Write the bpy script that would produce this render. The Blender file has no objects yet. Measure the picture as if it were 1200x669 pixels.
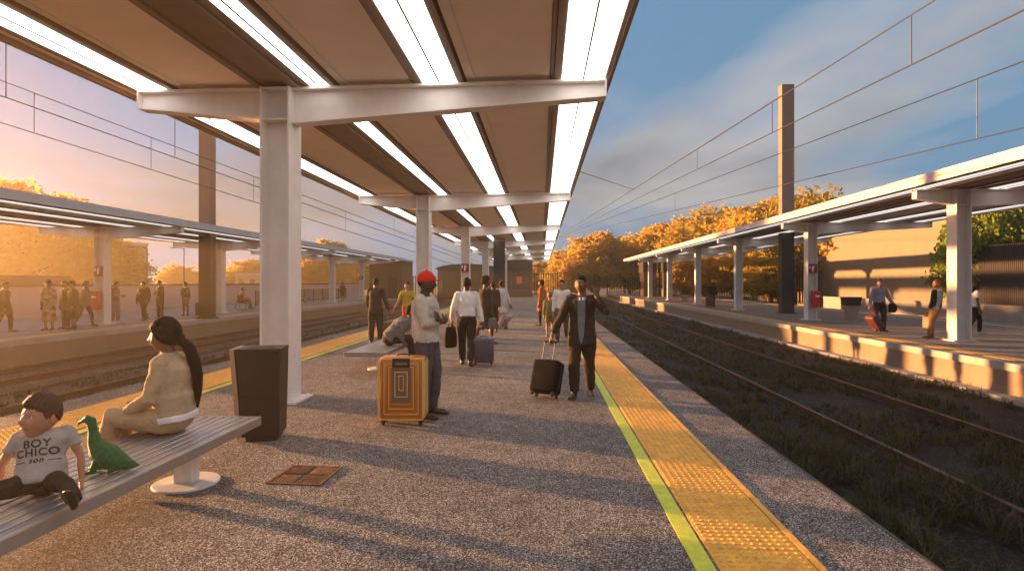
import bpy, bmesh, math, random
from mathutils import Vector, Matrix, noise
from mathutils.bvhtree import BVHTree
R = math.radians
sc = bpy.context.scene
COL = sc.collection
random.seed(7)

# ------------------------------------------------------------------ camera
F, VX, HY, EYE = 670.0, 635.0, 331.0, 1.65
YAW = math.atan((VX - 600) / F)
cam = bpy.data.cameras.new('camera'); co = bpy.data.objects.new('camera', cam); COL.objects.link(co)
cam.sensor_width = 36; cam.lens = F / 1200 * 36
cam.shift_y = -(334.5 - HY) / 1200
cam.clip_start = 0.05; cam.clip_end = 3000
co.location = (0, 0, EYE); co.rotation_euler = (R(90), 0, YAW)
sc.camera = co

# ------------------------------------------------------------------ light
HAZE = 0.0023                            # density of the air, used by the haze box
SUN_EL, SUN_AZ = R(5.3), R(-69)          # azimuth measured from +Y, negative = to the left
sdir = Vector((math.sin(SUN_AZ) * math.cos(SUN_EL), math.cos(SUN_AZ) * math.cos(SUN_EL), math.sin(SUN_EL)))
sun = bpy.data.lights.new('sun', 'SUN'); sun.energy = 5.0; sun.angle = R(0.9); sun.color = (1.0, 0.50, 0.19)
so = bpy.data.objects.new('sun', sun); COL.objects.link(so)
so.rotation_euler = sdir.to_track_quat('Z', 'Y').to_euler()
W = bpy.data.worlds.new('World'); sc.world = W; W.use_nodes = True
sc.view_settings.view_transform = 'Standard'; sc.view_settings.look = 'None'
sc.view_settings.gamma = 1; sc.view_settings.use_curve_mapping = False
sc.view_settings.exposure = 2.05
sc.cycles.max_bounces = 8; sc.cycles.diffuse_bounces = 5; sc.cycles.glossy_bounces = 3
sc.cycles.volume_bounces = 0; sc.cycles.transparent_max_bounces = 8
sc.cycles.use_denoising = True; sc.cycles.sample_clamp_indirect = 6

def world_nodes():
    nt = W.node_tree; N = nt.nodes; L = nt.links; N.clear()
    out = N.new('ShaderNodeOutputWorld'); bg = N.new('ShaderNodeBackground')
    sky = N.new('ShaderNodeTexSky'); sky.sky_type = 'NISHITA'; sky.sun_disc = False
    sky.sun_elevation = SUN_EL; sky.sun_rotation = SUN_AZ
    sky.air_density = 1.0; sky.dust_density = 0.6; sky.ozone_density = 2.0
    tc = N.new('ShaderNodeTexCoord'); sep = N.new('ShaderNodeSeparateXYZ'); L.new(tc.outputs['Generated'], sep.inputs[0])
    def m(op, a, b=None, clamp=False):
        n = N.new('ShaderNodeMath'); n.operation = op; n.use_clamp = clamp
        for i, v in enumerate((a, b)):
            if v is None: continue
            if isinstance(v, (int, float)): n.inputs[i].default_value = v
            else: L.new(v, n.inputs[i])
        return n.outputs[0]
    def ramp(src, stops):
        r = N.new('ShaderNodeValToRGB'); L.new(src, r.inputs[0]); e = r.color_ramp.elements
        e[0].position, e[0].color = stops[0][0], (*stops[0][1], 1); e[1].position, e[1].color = stops[-1][0], (*stops[-1][1], 1)
        for p, c in stops[1:-1]: q = e.new(p); q.color = (*c, 1)
        return r.outputs[0]
    def mix(f, a, b, mode='MIX'):
        n = N.new('ShaderNodeMix'); n.data_type = 'RGBA'; n.blend_type = mode
        for k, v in (('Factor', f), ('A', a), ('B', b)):
            s = n.inputs[k]
            if isinstance(v, (int, float)): s.default_value = v
            elif isinstance(v, tuple): s.default_value = (*v, 1)
            else: L.new(v, s)
        return n.outputs['Result']
    # cloud deck: project the view direction on a high plane
    zz = m('ADD', m('MAXIMUM', sep.outputs[2], 0.0), 0.10)
    cmb = N.new('ShaderNodeCombineXYZ'); L.new(m('MULTIPLY', m('DIVIDE', sep.outputs[0], zz), CS[0]), cmb.inputs[0]); L.new(m('MULTIPLY', m('DIVIDE', sep.outputs[1], zz), CS[1]), cmb.inputs[1])
    cmb.inputs[2].default_value = SEED
    n1 = N.new('ShaderNodeTexNoise'); L.new(cmb.outputs[0], n1.inputs['Vector'])
    n1.inputs['Scale'].default_value = 1.0; n1.inputs['Detail'].default_value = 9; n1.inputs['Roughness'].default_value = 0.56; n1.inputs['Distortion'].default_value = 0.25
    n2 = N.new('ShaderNodeTexNoise'); L.new(cmb.outputs[0], n2.inputs['Vector']); n2.inputs['Scale'].default_value = 3.2; n2.inputs['Detail'].default_value = 7
    cover = ramp(n1.outputs['Fac'], [(CV[0], (0, 0, 0)), (CV[1], (1, 1, 1))])
    body = ramp(n1.outputs['Fac'], [(CV[0], (3.6, 3.5, 3.7)), (CV[0] + .10, (2.8, 2.65, 2.6)), (CV[0] + .22, (1.55, 1.6, 1.75))])
    body = mix(0.35, body, ramp(n2.outputs['Fac'], [(.35, (.9, .9, 1.0)), (.65, (3.4, 3.25, 3.25))]))
    left = m('ADD', m('MULTIPLY', sep.outputs[0], -0.75), 0.25, True)
    hz = m('POWER', m('SUBTRACT', 1.0, m('MAXIMUM', sep.outputs[2], 0.0), True), 6.0)
    base = mix(m('ADD', m('MULTIPLY', hz, 0.60), m('MULTIPLY', left, 0.9), True), (0.76, 1.55, 2.45), (0.72, 1.6, 2.9))
    body = mix(m('MULTIPLY', left, 1.0, True), body, (0.16, 0.27, 0.40), 'MULTIPLY')
    fade = m('MULTIPLY', sep.outputs[2], 14.0, True)
    cl = mix(m('MULTIPLY', m('MULTIPLY', cover, 0.92), fade), base, body)
    fin = mix(0.14, cl, sky.outputs[0])
    L.new(fin, bg.inputs[0]); bg.inputs[1].default_value = 0.05; L.new(bg.outputs[0], out.inputs[0])
SEED, CS, CV = 15.9, (0.5, 0.35), (0.455, 0.59)
world_nodes()

# ------------------------------------------------------------------ pixel -> place (planning only: real positions, real sizes)
def ray(u, v):
    x = (u - 600) / F
    return Vector((x * math.cos(YAW) - math.sin(YAW), x * math.sin(YAW) + math.cos(YAW), (HY - v) / F))
def gp(u, v, z=0.0):
    d = ray(u, v); t = (z - EYE) / d.z; return Vector((d.x * t, d.y * t, z))
def yp(u, v, Y):
    d = ray(u, v); t = Y / d.y; return Vector((d.x * t, Y, EYE + d.z * t))
def xp(u, v, X):
    d = ray(u, v); t = X / d.x; return Vector((X, d.y * t, EYE + d.z * t))

# ------------------------------------------------------------------ materials
MATS = {}
def pmat(name, col, rough=0.6, metal=0.0, var=0.0, scale=8.0, bump=0.0, bscale=None, emit=None, trans=None, spec=0.5, col2=None, obj=True):
    if name in MATS: return MATS[name]
    m = bpy.data.materials.new(name); m.use_nodes = True; nt = m.node_tree; N = nt.nodes; L = nt.links
    p = N['Principled BSDF']; p.inputs['Base Color'].default_value = (*col, 1); p.inputs['Roughness'].default_value = rough
    p.inputs['Metallic'].default_value = metal; p.inputs['Specular IOR Level'].default_value = spec
    tc = N.new('ShaderNodeTexCoord')
    if var or col2:
        n = N.new('ShaderNodeTexNoise'); n.inputs['Scale'].default_value = scale; n.inputs['Detail'].default_value = 6; n.inputs['Roughness'].default_value = 0.6
        L.new(tc.outputs['Object'], n.inputs['Vector'])
        mx = N.new('ShaderNodeMix'); mx.data_type = 'RGBA'
        r = N.new('ShaderNodeValToRGB'); r.color_ramp.elements[0].position = 0.35; r.color_ramp.elements[1].position = 0.65
        L.new(n.outputs['Fac'], r.inputs[0]); L.new(r.outputs[0], mx.inputs['Factor'])
        a = col2 if col2 else tuple(c * (1 - var) for c in col); b = col if col2 else tuple(min(1, c * (1 + var)) for c in col)
        mx.inputs['A'].default_value = (*a, 1); mx.inputs['B'].default_value = (*b, 1)
        L.new(mx.outputs['Result'], p.inputs['Base Color'])
    if bump:
        n2 = N.new('ShaderNodeTexNoise'); n2.inputs['Scale'].default_value = bscale or scale * 4; n2.inputs['Detail'].default_value = 4
        L.new(tc.outputs['Object'], n2.inputs['Vector'])
        b = N.new('ShaderNodeBump'); b.inputs['Strength'].default_value = bump; b.inputs['Distance'].default_value = 0.02
        L.new(n2.outputs['Fac'], b.inputs['Height']); L.new(b.outputs[0], p.inputs['Normal'])
    if emit:
        p.inputs['Emission Color'].default_value = (*emit[0], 1); p.inputs['Emission Strength'].default_value = emit[1]
    if trans:
        t = N.new('ShaderNodeBsdfTranslucent'); t.inputs[0].default_value = (*trans[0], 1)
        ms = N.new('ShaderNodeMixShader'); ms.inputs[0].default_value = trans[1]
        L.new(p.outputs[0], ms.inputs[1]); L.new(t.outputs[0], ms.inputs[2]); L.new(ms.outputs[0], N['Material Output'].inputs[0])
    MATS[name] = m; return m

def speckle(name, cols, scale=135.0, big=0.22):
    """exposed-aggregate paving: small stones of several tones, worn patches"""
    m = bpy.data.materials.new(name); m.use_nodes = True; nt = m.node_tree; N = nt.nodes; L = nt.links
    p = N['Principled BSDF']; p.inputs['Roughness'].default_value = 0.8; p.inputs['Specular IOR Level'].default_value = 0.25
    tc = N.new('ShaderNodeTexCoord')
    v = N.new('ShaderNodeTexVoronoi'); v.inputs['Scale'].default_value = scale; L.new(tc.outputs['Object'], v.inputs['Vector'])
    s = N.new('ShaderNodeSeparateColor'); L.new(v.outputs['Color'], s.inputs[0])
    r = N.new('ShaderNodeValToRGB'); L.new(s.outputs[0], r.inputs[0]); r.color_ramp.interpolation = 'CONSTANT'
    e = r.color_ramp.elements
    e[0].position = 0; e[0].color = (*cols[0], 1); e[1].position = 1 / len(cols); e[1].color = (*cols[1], 1)
    for i in range(2, len(cols)):
        q = e.new(i / len(cols)); q.color = (*cols[i], 1)
    n = N.new('ShaderNodeTexNoise'); n.inputs['Scale'].default_value = 0.7; n.inputs['Detail'].default_value = 5; L.new(tc.outputs['Object'], n.inputs['Vector'])
    mr = N.new('ShaderNodeMapRange'); L.new(n.outputs['Fac'], mr.inputs[0]); mr.inputs[1].default_value = 0.3; mr.inputs[2].default_value = 0.7
    mr.inputs[3].default_value = 1 - big; mr.inputs[4].default_value = 1 + big
    n3 = N.new('ShaderNodeTexNoise'); n3.inputs['Scale'].default_value = 4.5; n3.inputs['Detail'].default_value = 8; n3.inputs['Roughness'].default_value = .7; L.new(tc.outputs['Object'], n3.inputs['Vector'])
    m3 = N.new('ShaderNodeMapRange'); L.new(n3.outputs['Fac'], m3.inputs[0]); m3.inputs[1].default_value = .36; m3.inputs[2].default_value = .56; m3.inputs[3].default_value = .72; m3.inputs[4].default_value = 1.08
    mm = N.new('ShaderNodeMath'); mm.operation = 'MULTIPLY'; L.new(mr.outputs[0], mm.inputs[0]); L.new(m3.outputs[0], mm.inputs[1])
    mx = N.new('ShaderNodeVectorMath'); mx.operation = 'SCALE'; L.new(r.outputs[0], mx.inputs[0]); L.new(mm.outputs[0], mx.inputs['Scale'])
    L.new(mx.outputs[0], p.inputs['Base Color'])
    b = N.new('ShaderNodeBump'); b.inputs['Strength'].default_value = 0.8; b.inputs['Distance'].default_value = 0.004
    L.new(s.outputs[1], b.inputs['Height']); L.new(b.outputs[0], p.inputs['Normal'])
    return m

M_agg = speckle('exposed_aggregate', [(0.022, 0.019, 0.022), (0.065, 0.052, 0.055), (0.20, 0.165, 0.15), (0.50, 0.43, 0.38), (0.125, 0.095, 0.088), (0.055, 0.042, 0.04), (0.26, 0.22, 0.195)])
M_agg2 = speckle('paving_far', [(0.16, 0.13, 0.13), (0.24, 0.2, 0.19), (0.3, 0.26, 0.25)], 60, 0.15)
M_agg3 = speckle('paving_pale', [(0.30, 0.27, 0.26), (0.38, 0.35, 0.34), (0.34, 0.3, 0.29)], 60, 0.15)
M_steel = pmat('painted_steel', (0.74, 0.69, 0.66), 0.42, var=0.06, scale=3)
M_steelw = pmat('white_painted_steel', (0.80, 0.75, 0.69), 0.4, var=0.04, scale=3)
M_panel = pmat('ceiling_panel', (0.84, 0.72, 0.62), 0.6, var=0.04, scale=1.5)
M_fin = pmat('ceiling_fin', (0.24, 0.165, 0.125), 0.5, var=0.08, scale=3)
M_lamp = pmat('lamp_diffuser', (0.9, 0.9, 0.9), 0.4, emit=((1.0, 0.95, 0.90), 0.90))
M_lamp2 = pmat('dimmer_lamp_diffuser', (0.9, 0.9, 0.9), 0.4, emit=((1.0, 0.95, 0.90), 0.22))
M_black = pmat('black_rubber', (0.015, 0.015, 0.016), 0.5)
M_roof = pmat('roof_sheet', (0.74, 0.68, 0.63), 0.45, var=0.05)
M_wall = pmat('platform_wall', (0.25, 0.175, 0.115), 0.8, var=0.10, scale=1.5, bump=0.3, bscale=20)
M_cop = pmat('coping_concrete', (0.38, 0.33, 0.29), 0.75, var=0.12, scale=2, bump=0.2)
M_edge = pmat('dark_edge', (0.07, 0.055, 0.05), 0.7, var=0.2)
M_yel = pmat('tactile_yellow', (0.90, 0.45, 0.045), 0.5, scale=9, col2=(0.66, 0.31, 0.04), bump=.3, bscale=60)
M_lime = pmat('lime_line', (0.66, 0.66, 0.03), 0.5, scale=14, col2=(0.50, 0.50, 0.03), bump=.3, bscale=80)
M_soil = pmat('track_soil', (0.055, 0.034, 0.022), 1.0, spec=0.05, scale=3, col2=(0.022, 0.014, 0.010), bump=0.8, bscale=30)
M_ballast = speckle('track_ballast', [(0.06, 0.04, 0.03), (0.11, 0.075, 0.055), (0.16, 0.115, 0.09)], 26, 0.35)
M_rail = pmat('rusty_rail', (0.11, 0.06, 0.04), 0.5, 0.5, var=0.2, scale=5)
M_pole = pmat('brown_pole', (0.27, 0.165, 0.125), 0.6, var=0.05)
M_poled = pmat('black_pole', (0.028, 0.022, 0.02), 0.5)
M_wire = pmat('overhead_cable', (0.03, 0.04, 0.06), 0.5)
M_green_leaf = pmat('green_leaves', (0.34, 0.42, 0.05), 0.6, col2=(0.13, 0.20, 0.025), scale=1.2, trans=((0.25, 0.28, 0.03), 0.45))
M_orange_leaf = pmat('autumn_leaves', (0.60, 0.40, 0.05), 0.6, col2=(0.38, 0.19, 0.02), scale=0.5, trans=((0.80, 0.55, 0.08), 0.5))
M_yellow_leaf = pmat('yellowing_leaves', (0.46, 0.40, 0.04), 0.6, col2=(0.24, 0.26, 0.03), scale=0.4, trans=((0.65, 0.38, 0.04), 0.5))
M_bark = pmat('bark', (0.09, 0.055, 0.035), 0.9, var=0.3, scale=8, bump=0.6)
M_fence = pmat('dark_fence_slat', (0.035, 0.023, 0.017), 0.7, var=0.15)
M_tan = pmat('tan_render', (0.27, 0.215, 0.145), 0.85, var=0.05, scale=1.0, bump=0.15)
M_brown = pmat('brown_cladding', (0.13, 0.075, 0.045), 0.7, var=0.1, scale=1)
M_red = pmat('red_enamel', (0.62, 0.022, 0.015), 0.4)
M_dred = pmat('dark_red_sign', (0.22, 0.012, 0.012), 0.5)
M_white = pmat('white_marking', (0.8, 0.8, 0.8), 0.5)
M_alu = pmat('brushed_aluminium', (0.42, 0.40, 0.40), 0.30, 0.6, var=0.04, scale=4)
M_bin = pmat('brown_bin_metal', (0.020, 0.016, 0.015), 0.5, 0.1, var=0.15, scale=4)
M_binE = pmat('bin_corner_strip', (0.36, 0.26, 0.18), 0.4, 0.4)

# ------------------------------------------------------------------ mesh builder
class MB:
    def __init__(s): s.v = []; s.f = []; s.m = []
    def add(s, vs, fs, mi=0):
        o = len(s.v); s.v += [tuple(p) for p in vs]; s.f += [tuple(i + o for i in q) for q in fs]; s.m += [mi] * len(fs)
    def box(s, x0, x1, y0, y1, z0, z1, mi=0):
        vs = [(x, y, z) for z in (z0, z1) for y in (y0, y1) for x in (x0, x1)]
        s.add(vs, [(0, 2, 3, 1), (4, 5, 7, 6), (0, 1, 5, 4), (2, 6, 7, 3), (0, 4, 6, 2), (1, 3, 7, 5)], mi)
    def hexa(s, b, t, mi=0):
        s.add(list(b) + list(t), [(3, 2, 1, 0), (4, 5, 6, 7), (0, 1, 5, 4), (1, 2, 6, 5), (2, 3, 7, 6), (3, 0, 4, 7)], mi)
    def rings(s, rs, mi=0, cap=True, closed=True):
        n = len(rs[0]); vs = [p for r in rs for p in r]; fs = []
        for k in range(len(rs) - 1):
            for i in range(n if closed else n - 1):
                j = (i + 1) % n; fs.append((k * n + i, k * n + j, (k + 1) * n + j, (k + 1) * n + i))
        if cap: fs += [tuple(range(n - 1, -1, -1)), tuple((len(rs) - 1) * n + i for i in range(n))]
        s.add(vs, fs, mi)
    def tube(s, pts, rad, n=8, mi=0, flat=1.0, ref=None, rnd=True):
        pts = [Vector(p) for p in pts]; rad = list(rad) if hasattr(rad, '__len__') else [rad] * len(pts)
        if rnd:
            d0 = (pts[0] - pts[1]).normalized(); d1 = (pts[-1] - pts[-2]).normalized()
            pts = [pts[0] + d0 * rad[0] * .7] + pts + [pts[-1] + d1 * rad[-1] * .7]; rad = [rad[0] * .6] + rad + [rad[-1] * .6]
        rs = []; up = Vector(ref) if ref else None
        for k, p in enumerate(pts):
            d = (pts[min(k + 1, len(pts) - 1)] - pts[max(k - 1, 0)]).normalized()
            if up is None: up = Vector((0, 0, 1)) if abs(d.z) < .9 else Vector((0, 1, 0))
            a = up - d * up.dot(d)
            if a.length < 1e-4: a = d.orthogonal()
            a.normalize(); b = d.cross(a); up = a
            rs.append([p + (a * math.cos(t) * flat + b * math.sin(t)) * rad[k] for t in [2 * math.pi * i / n for i in range(n)]])
        s.rings(rs, mi)
    def loft(s, cs, A, B, aa, bb, n=18, mi=0):
        """elliptic rings: centres, side axis, front axis, half sizes"""
        rs = []
        for k, c in enumerate(cs):
            a = A[k] if isinstance(A, list) else A; b = B[k] if isinstance(B, list) else B
            rs.append([Vector(c) + a * (math.cos(t) * aa[k]) + b * (math.sin(t) * bb[k]) for t in [2 * math.pi * i / n for i in range(n)]])
        s.rings(rs, mi)
    def ball(s, c, r, M=None, n=10, mi=0):
        c = Vector(c); r = Vector(r) if hasattr(r, '__len__') else Vector((r, r, r)); rs = []
        for k in range(1, n):
            ph = math.pi * k / n; rs.append([Vector((math.sin(ph) * math.cos(t) * r.x, math.sin(ph) * math.sin(t) * r.y, -math.cos(ph) * r.z)) for t in [2 * math.pi * i / (2 * n) for i in range(2 * n)]])
        if M: rs = [[M @ p for p in q] for q in rs]
        s.rings([[p + c for p in q] for q in rs], mi)
    def mesh(s, name, mats, smooth=False):
        me = bpy.data.meshes.new(name); me.from_pydata(s.v, [], s.f)
        for m in (mats if isinstance(mats, (list, tuple)) else [mats]): me.materials.append(m)
        me.polygons.foreach_set('material_index', s.m)
        if smooth: me.polygons.foreach_set('use_smooth', [True] * len(me.polygons))
        me.update(); return me
    def build(s, name, mats, parent=None, smooth=False, **k):
        o = bpy.data.objects.new(name, s.mesh(name, mats, smooth)); COL.objects.link(o)
        if parent: o.parent = parent
        tag(o, **k); return o

def tag(o, label=None, cat=None, group=None, kind=None):
    if label: o['label'] = label
    if cat: o['category'] = cat
    if group: o['group'] = group
    if kind: o['kind'] = kind
def empty(name, loc, label, cat, rz=0, group=None, rot=None):
    o = bpy.data.objects.new(name, None); COL.objects.link(o); o.location = loc
    o.rotation_euler = rot if rot else (0, 0, rz); o.empty_display_size = 0.2
    tag(o, label, cat, group); return o
def kids(o): return [c for c in bpy.data.objects if c.parent == o]
def copy_tree(o, parent=None):
    c = o.copy(); COL.objects.link(c); c.parent = parent
    for ch in kids(o): copy_tree(ch, c)
    return c
def copy_thing(o, loc, label, rz=None):
    c = copy_tree(o); c.location = loc; c['label'] = label
    if rz is not None: c.rotation_euler = (0, 0, rz)
    return c
def bevel(o, w=0.01, seg=2):
    b = o.modifiers.new('bevel', 'BEVEL'); b.width = w; b.segments = seg; b.limit_method = 'ANGLE'; b.angle_limit = R(40)

# ------------------------------------------------------------------ SETTING: ground, beds, platforms
TB = -0.75
def structure(name, mb, mats, **k): return mb.build(name, mats, kind='structure', **k)
g = MB(); g.add([(-1500, -600, TB - .02), (1500, -600, TB - .02), (1500, 2500, TB - .02), (-1500, 2500, TB - .02)], [(0, 1, 2, 3)])
structure('ground', g, pmat('dry_ground', (0.16, 0.105, 0.06), 0.95, var=0.3, scale=0.3))
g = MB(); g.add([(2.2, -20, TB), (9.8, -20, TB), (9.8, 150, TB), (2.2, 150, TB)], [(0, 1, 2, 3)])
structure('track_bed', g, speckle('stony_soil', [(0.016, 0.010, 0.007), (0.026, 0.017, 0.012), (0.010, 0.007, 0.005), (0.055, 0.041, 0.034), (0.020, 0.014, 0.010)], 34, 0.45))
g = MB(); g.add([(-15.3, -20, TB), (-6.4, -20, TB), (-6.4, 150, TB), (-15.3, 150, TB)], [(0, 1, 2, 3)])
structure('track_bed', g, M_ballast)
g = MB(); g.box(-11.9, -11.3, -10, 120, TB, TB + .07); structure('track_path', g, M_ballast)
g = MB(); g.box(9.25, 9.6, -10, 90, TB, TB + .10); structure('kerb', g, M_cop)
g = MB(); g.box(18.5, 26, -20, 150, TB + .003, TB + .06); structure('track_bed', g, M_ballast)

def platform(x0, x1, y0, y1, top, edge_l, edge_r, cop):
    g = MB(); g.box(x0 + cop, x1 - cop, y0, y1, TB, 0.0, 0)
    structure('platform', g, [top])
    for a, b, on in ((x0, x0 + cop, edge_l), (x1 - cop, x1, edge_r)):
        g = MB(); g.box(a, b, y0, y1, -0.16, 0.0, 0)
        ia, ib = (a + .05, b) if a == x0 else (a, b - .05)
        g.box(ia, ib, y0, y1, TB, -0.16, 1)
        o = structure('platform_edge', g, [on, M_wall]); 
platform(-6.62, 2.27, -12, 78, M_agg, M_agg, M_agg, 0.5)
platform(9.55, 18.5, -12, 84, M_agg2, M_cop, M_cop, 0.28)
platform(-24.0, -14.95, -12, 66, M_agg3, M_cop, M_cop, 0.28)
g = MB(); g.box(2.272, 2.30, -12, 78, -0.12, 0.002); structure('edge_lip', g, M_edge)
g = MB()                                                        # tactile strip slabs
def strip(x0, x1, y0, y1, z, mat, name):
    g = MB(); g.box(x0, x1, y0, y1, 0.001, z); return structure(name, g, mat)
strip(0.885, 1.0, -6, 77, 0.006, M_lime, 'safety_line')
strip(-5.16, -5.04, -6, 77, 0.006, M_lime, 'safety_line')
for x0, x1, ymax in ((9.95, 10.35, 83), (17.3, 17.7, 83)): strip(x0, x1, -6, ymax, 0.006, M_yel, 'safety_line')
for x0, x1 in ((-15.75, -15.35),): strip(x0, x1, -6, 65, 0.006, M_yel, 'safety_line')
def tactile(x0, x1, yend):
    g = MB(); pitch = 0.4
    y = 1.6
    while y < 76:
        g.box(x0, x1 - 0.055, y, y + pitch - 0.002, 0.001, 0.008); y += pitch
    g.box(x1 - 0.045, x1, 1.6, 76, 0.001, 0.012)
    nx = 10; dx = (x1 - 0.055 - x0) / nx; y = 2.4
    while y < yend:
        for i in range(nx):
            c = (x0 + dx * (i + .5), y); r = 0.017
            rs = [[Vector((c[0] + rr * math.cos(t), c[1] + rr * 1.0 * math.sin(t), z)) for t in [math.pi * k / 4 for k in range(8)]] for rr, z in ((r, 0.008), (r * .85, 0.0135), (r * .45, 0.0155))]
            g.rings(rs)
        y += 0.0575
    return structure('tactile_paving', g, M_yel)
tactile(1.02, 1.63, 17)
tactile(-6.03, -5.2, 17)

# rails
def track(xs, z, label):
    r = empty('railway_track', (sum(xs) / 2, 10, TB), label, 'railway track')
    for x in xs:
        g = MB(); c = x - sum(xs) / 2
        g.box(c - .07, c + .07, -25, 140, 0, 0.02); g.box(c - .012, c + .012, -25, 140, 0.02, z - TB - .035); g.box(c - .035, c + .035, -25, 140, z - TB - .035, z - TB)
        g.build('rail', M_rail, r)
track((4.75, 6.83), -0.60, 'overgrown track of two rusty rails sunk in dark grass right of the platform')
track((-8.2, -9.8), -0.62, 'rusty track in shaded grass beside the left edge of the near platform')
track((-12.5, -14.1), -0.62, 'rusty track on brown ballast in front of the far left platform')

# ------------------------------------------------------------------ canopies
def canopy(xl, xr, xcol, ys, y0, y1, z, name_label, strips, zl=0.0, rise=0.0):
    """xl..xr roof, xcol column line, ys columns; z = underside of the roof sheet"""
    root = empty('platform_canopy', (xcol, y0, 0), name_label, 'canopy')
    def P(o): o.parent = root; o.location = (-xcol, -y0, 0); return o
    def zz(x): return z + rise * max(0, x - xcol)
    # columns : H section, flanges facing the tracks
    for i, y in enumerate(ys):
        g = MB(); hx, hy, t = 0.205, 0.2, 0.028; zt = z - 0.02
        g.box(xcol - hx, xcol - hx + t, y - hy, y + hy, 0.03, zt); g.box(xcol + hx - t, xcol + hx, y - hy, y + hy, 0.03, zt)
        g.box(xcol - hx + t, xcol + hx - t, y - .012, y + .012, 0.03, zt)
        g.box(xcol - .34, xcol + .34, y - .30, y + .30, 0.001, 0.03)
        for bx_ in (-.28, .28):
            for by_ in (-.24, .24): g.rings([[Vector((xcol + bx_ + .022 * math.cos(a), y + by_ + .022 * math.sin(a), zb_)) for a in [math.pi * k / 3 for k in range(6)]] for zb_ in (.03, .055)])
        for zq in (zt - .46, zt - .03):
            g.box(xcol - hx + t, xcol + hx - t, y - hy + .01, y - .012, zq, zq + .022); g.box(xcol - hx + t, xcol + hx - t, y + .012, y + hy - .01, zq, zq + .022)
        P(g.build('column', M_steel))
        # tapered I beam, one arm each side
        for sgn, xe in ((-1, xl + .32), (1, xr - .03)):
            xa = xcol + sgn * (hx + .002); g = MB(); hb = .11
            za, ze = (0.50, 0.24) if sgn > 0 else (0.44, 0.26)
            ta, te = zz(xa) - .012, zz(xe) - .012
            def bar(x0, x1, h0, h1, k0, k1, yy0, yy1):
                g.hexa([(x0, yy0, h0), (x1, yy0, h1), (x1, yy1, h1), (x0, yy1, h0)], [(x0, yy0, k0), (x1, yy0, k1), (x1, yy1, k1), (x0, yy1, k0)])
            bar(xa, xe, ta - .03, te - .03, ta, te, y - hb, y + hb)
            bar(xa, xe, ta - za, te - ze, ta - za + .03, te - ze + .03, y - hb, y + hb)
            bar(xa, xe - sgn * .02, ta - za + .03, te - ze + .03, ta - .03, te - .03, y - .01, y + .01)
            bar(xe - sgn * .02, xe, te - ze + .03, te - ze + .03, te - .03, te - .03, y - hb, y + hb)
            P(g.build('beam', M_steel))
    # roof sheet (ribbed) + fascias
    g = MB(); 
    xm = xcol
    for a, b in ((xl, xm), (xm, xr)):
        g.hexa([(a, y0, zz(a) + .16), (b, y0, zz(b) + .16), (b, y1, zz(b) + .16), (a, y1, zz(a) + .16)], [(a, y0, zz(a) + .20), (b, y0, zz(b) + .20), (b, y1, zz(b) + .20), (a, y1, zz(a) + .20)])
    k = 0; y = y0 + .1
    while y < y1:
        g.hexa([(xl, y, zz(xl) + .203), (xr, y, zz(xr) + .203), (xr, y + .06, zz(xr) + .203), (xl, y + .06, zz(xl) + .203)],
               [(xl, y + .015, zz(xl) + .235), (xr, y + .015, zz(xr) + .235), (xr, y + .045, zz(xr) + .235), (xl, y + .045, zz(xl) + .235)]); y += .5
    P(g.build('roof_sheet', M_roof))
    for xa, xb in ((xl - .05, xl - .002), (xr + .002, xr + .05)):
        g = MB(); zc = zz((xa + xb) / 2); g.box(xa, xb, y0, y1, zc - .01, zc + .26); P(g.build('fascia', M_steelw if abs(xcol) > 6 else M_fin))
    # soffit: light troughs with side fins, panels between
    edges = []
    for c, w in strips:
        xs0, xs1 = c - w / 2, c + w / 2; edges.append((xs0 - .16, xs1 + .12))
        zc = zz(c)
        g = MB()
        n = int((y1 - y0 - .8) // 4.8)
        lamp = []
        y = y0 + .3
        g.box(xs0 + .01, xs1 - .01, y0 + .1, y1 - .1, zc - .002, zc + .10)
        P(g.build('light_strip', M_lamp if abs(xcol) < 6 else M_lamp2))
        g = MB(); g.box(c - .010, c + .010, y0 + .1, y1 - .1, zc - .009, zc - .003); P(g.build('cable_tray', M_black))
        g = MB()
        for a, b in ((xs0 - .10, xs0 - .004), (xs1 + .004, xs1 + .09)):
            g.box(a, b, y0 + .05, y1 - .05, zc + .012, zc + .158)
        g.box(xs0 - .155, xs0 - .112, y0 + .05, y1 - .05, zc + .028, zc + .158)
        P(g.build('fin', M_fin))
    edges.sort(); cur = xl + .004
    spans = []
    for a, b in edges:
        if a > cur: spans.append((cur, a - .004))
        cur = b + .004
    if xr - .004 > cur: spans.append((cur, xr - .004))
    spans2 = []
    for a, b in spans:
        if a < xcol - .32 and b > xcol + .3: spans2 += [(a, xcol - .32), (xcol + .3, b)]
        else: spans2.append((a, b))
    for a, b in spans2:
        if b - a < .03: continue
        g = MB(); 
        ylist = [y0 + .02] + [v for v in ys] + [y1 - .02]
        for ya, yb in zip(ylist[:-1], ylist[1:]):
            if yb - ya < .3: continue
            g.hexa([(a, ya + .006, zz(a) + .05), (b, ya + .006, zz(b) + .05), (b, yb - .006, zz(b) + .05), (a, yb - .006, zz(a) + .05)],
                   [(a, ya + .006, zz(a) + .075), (b, ya + .006, zz(b) + .075), (b, yb - .006, zz(b) + .075), (a, yb - .006, zz(a) + .075)])
        P(g.build('soffit_panel', M_panel))
        if b - a > .8:                                  # thin trim bead down the panel edge
            g = MB(); g.box(a + .10, a + .125, y0 + .05, y1 - .05, zz(a) + .032, zz(a) + .048); P(g.build('trim', M_steel))
    # spine channel above the columns
    g = MB(); zc = z
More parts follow.
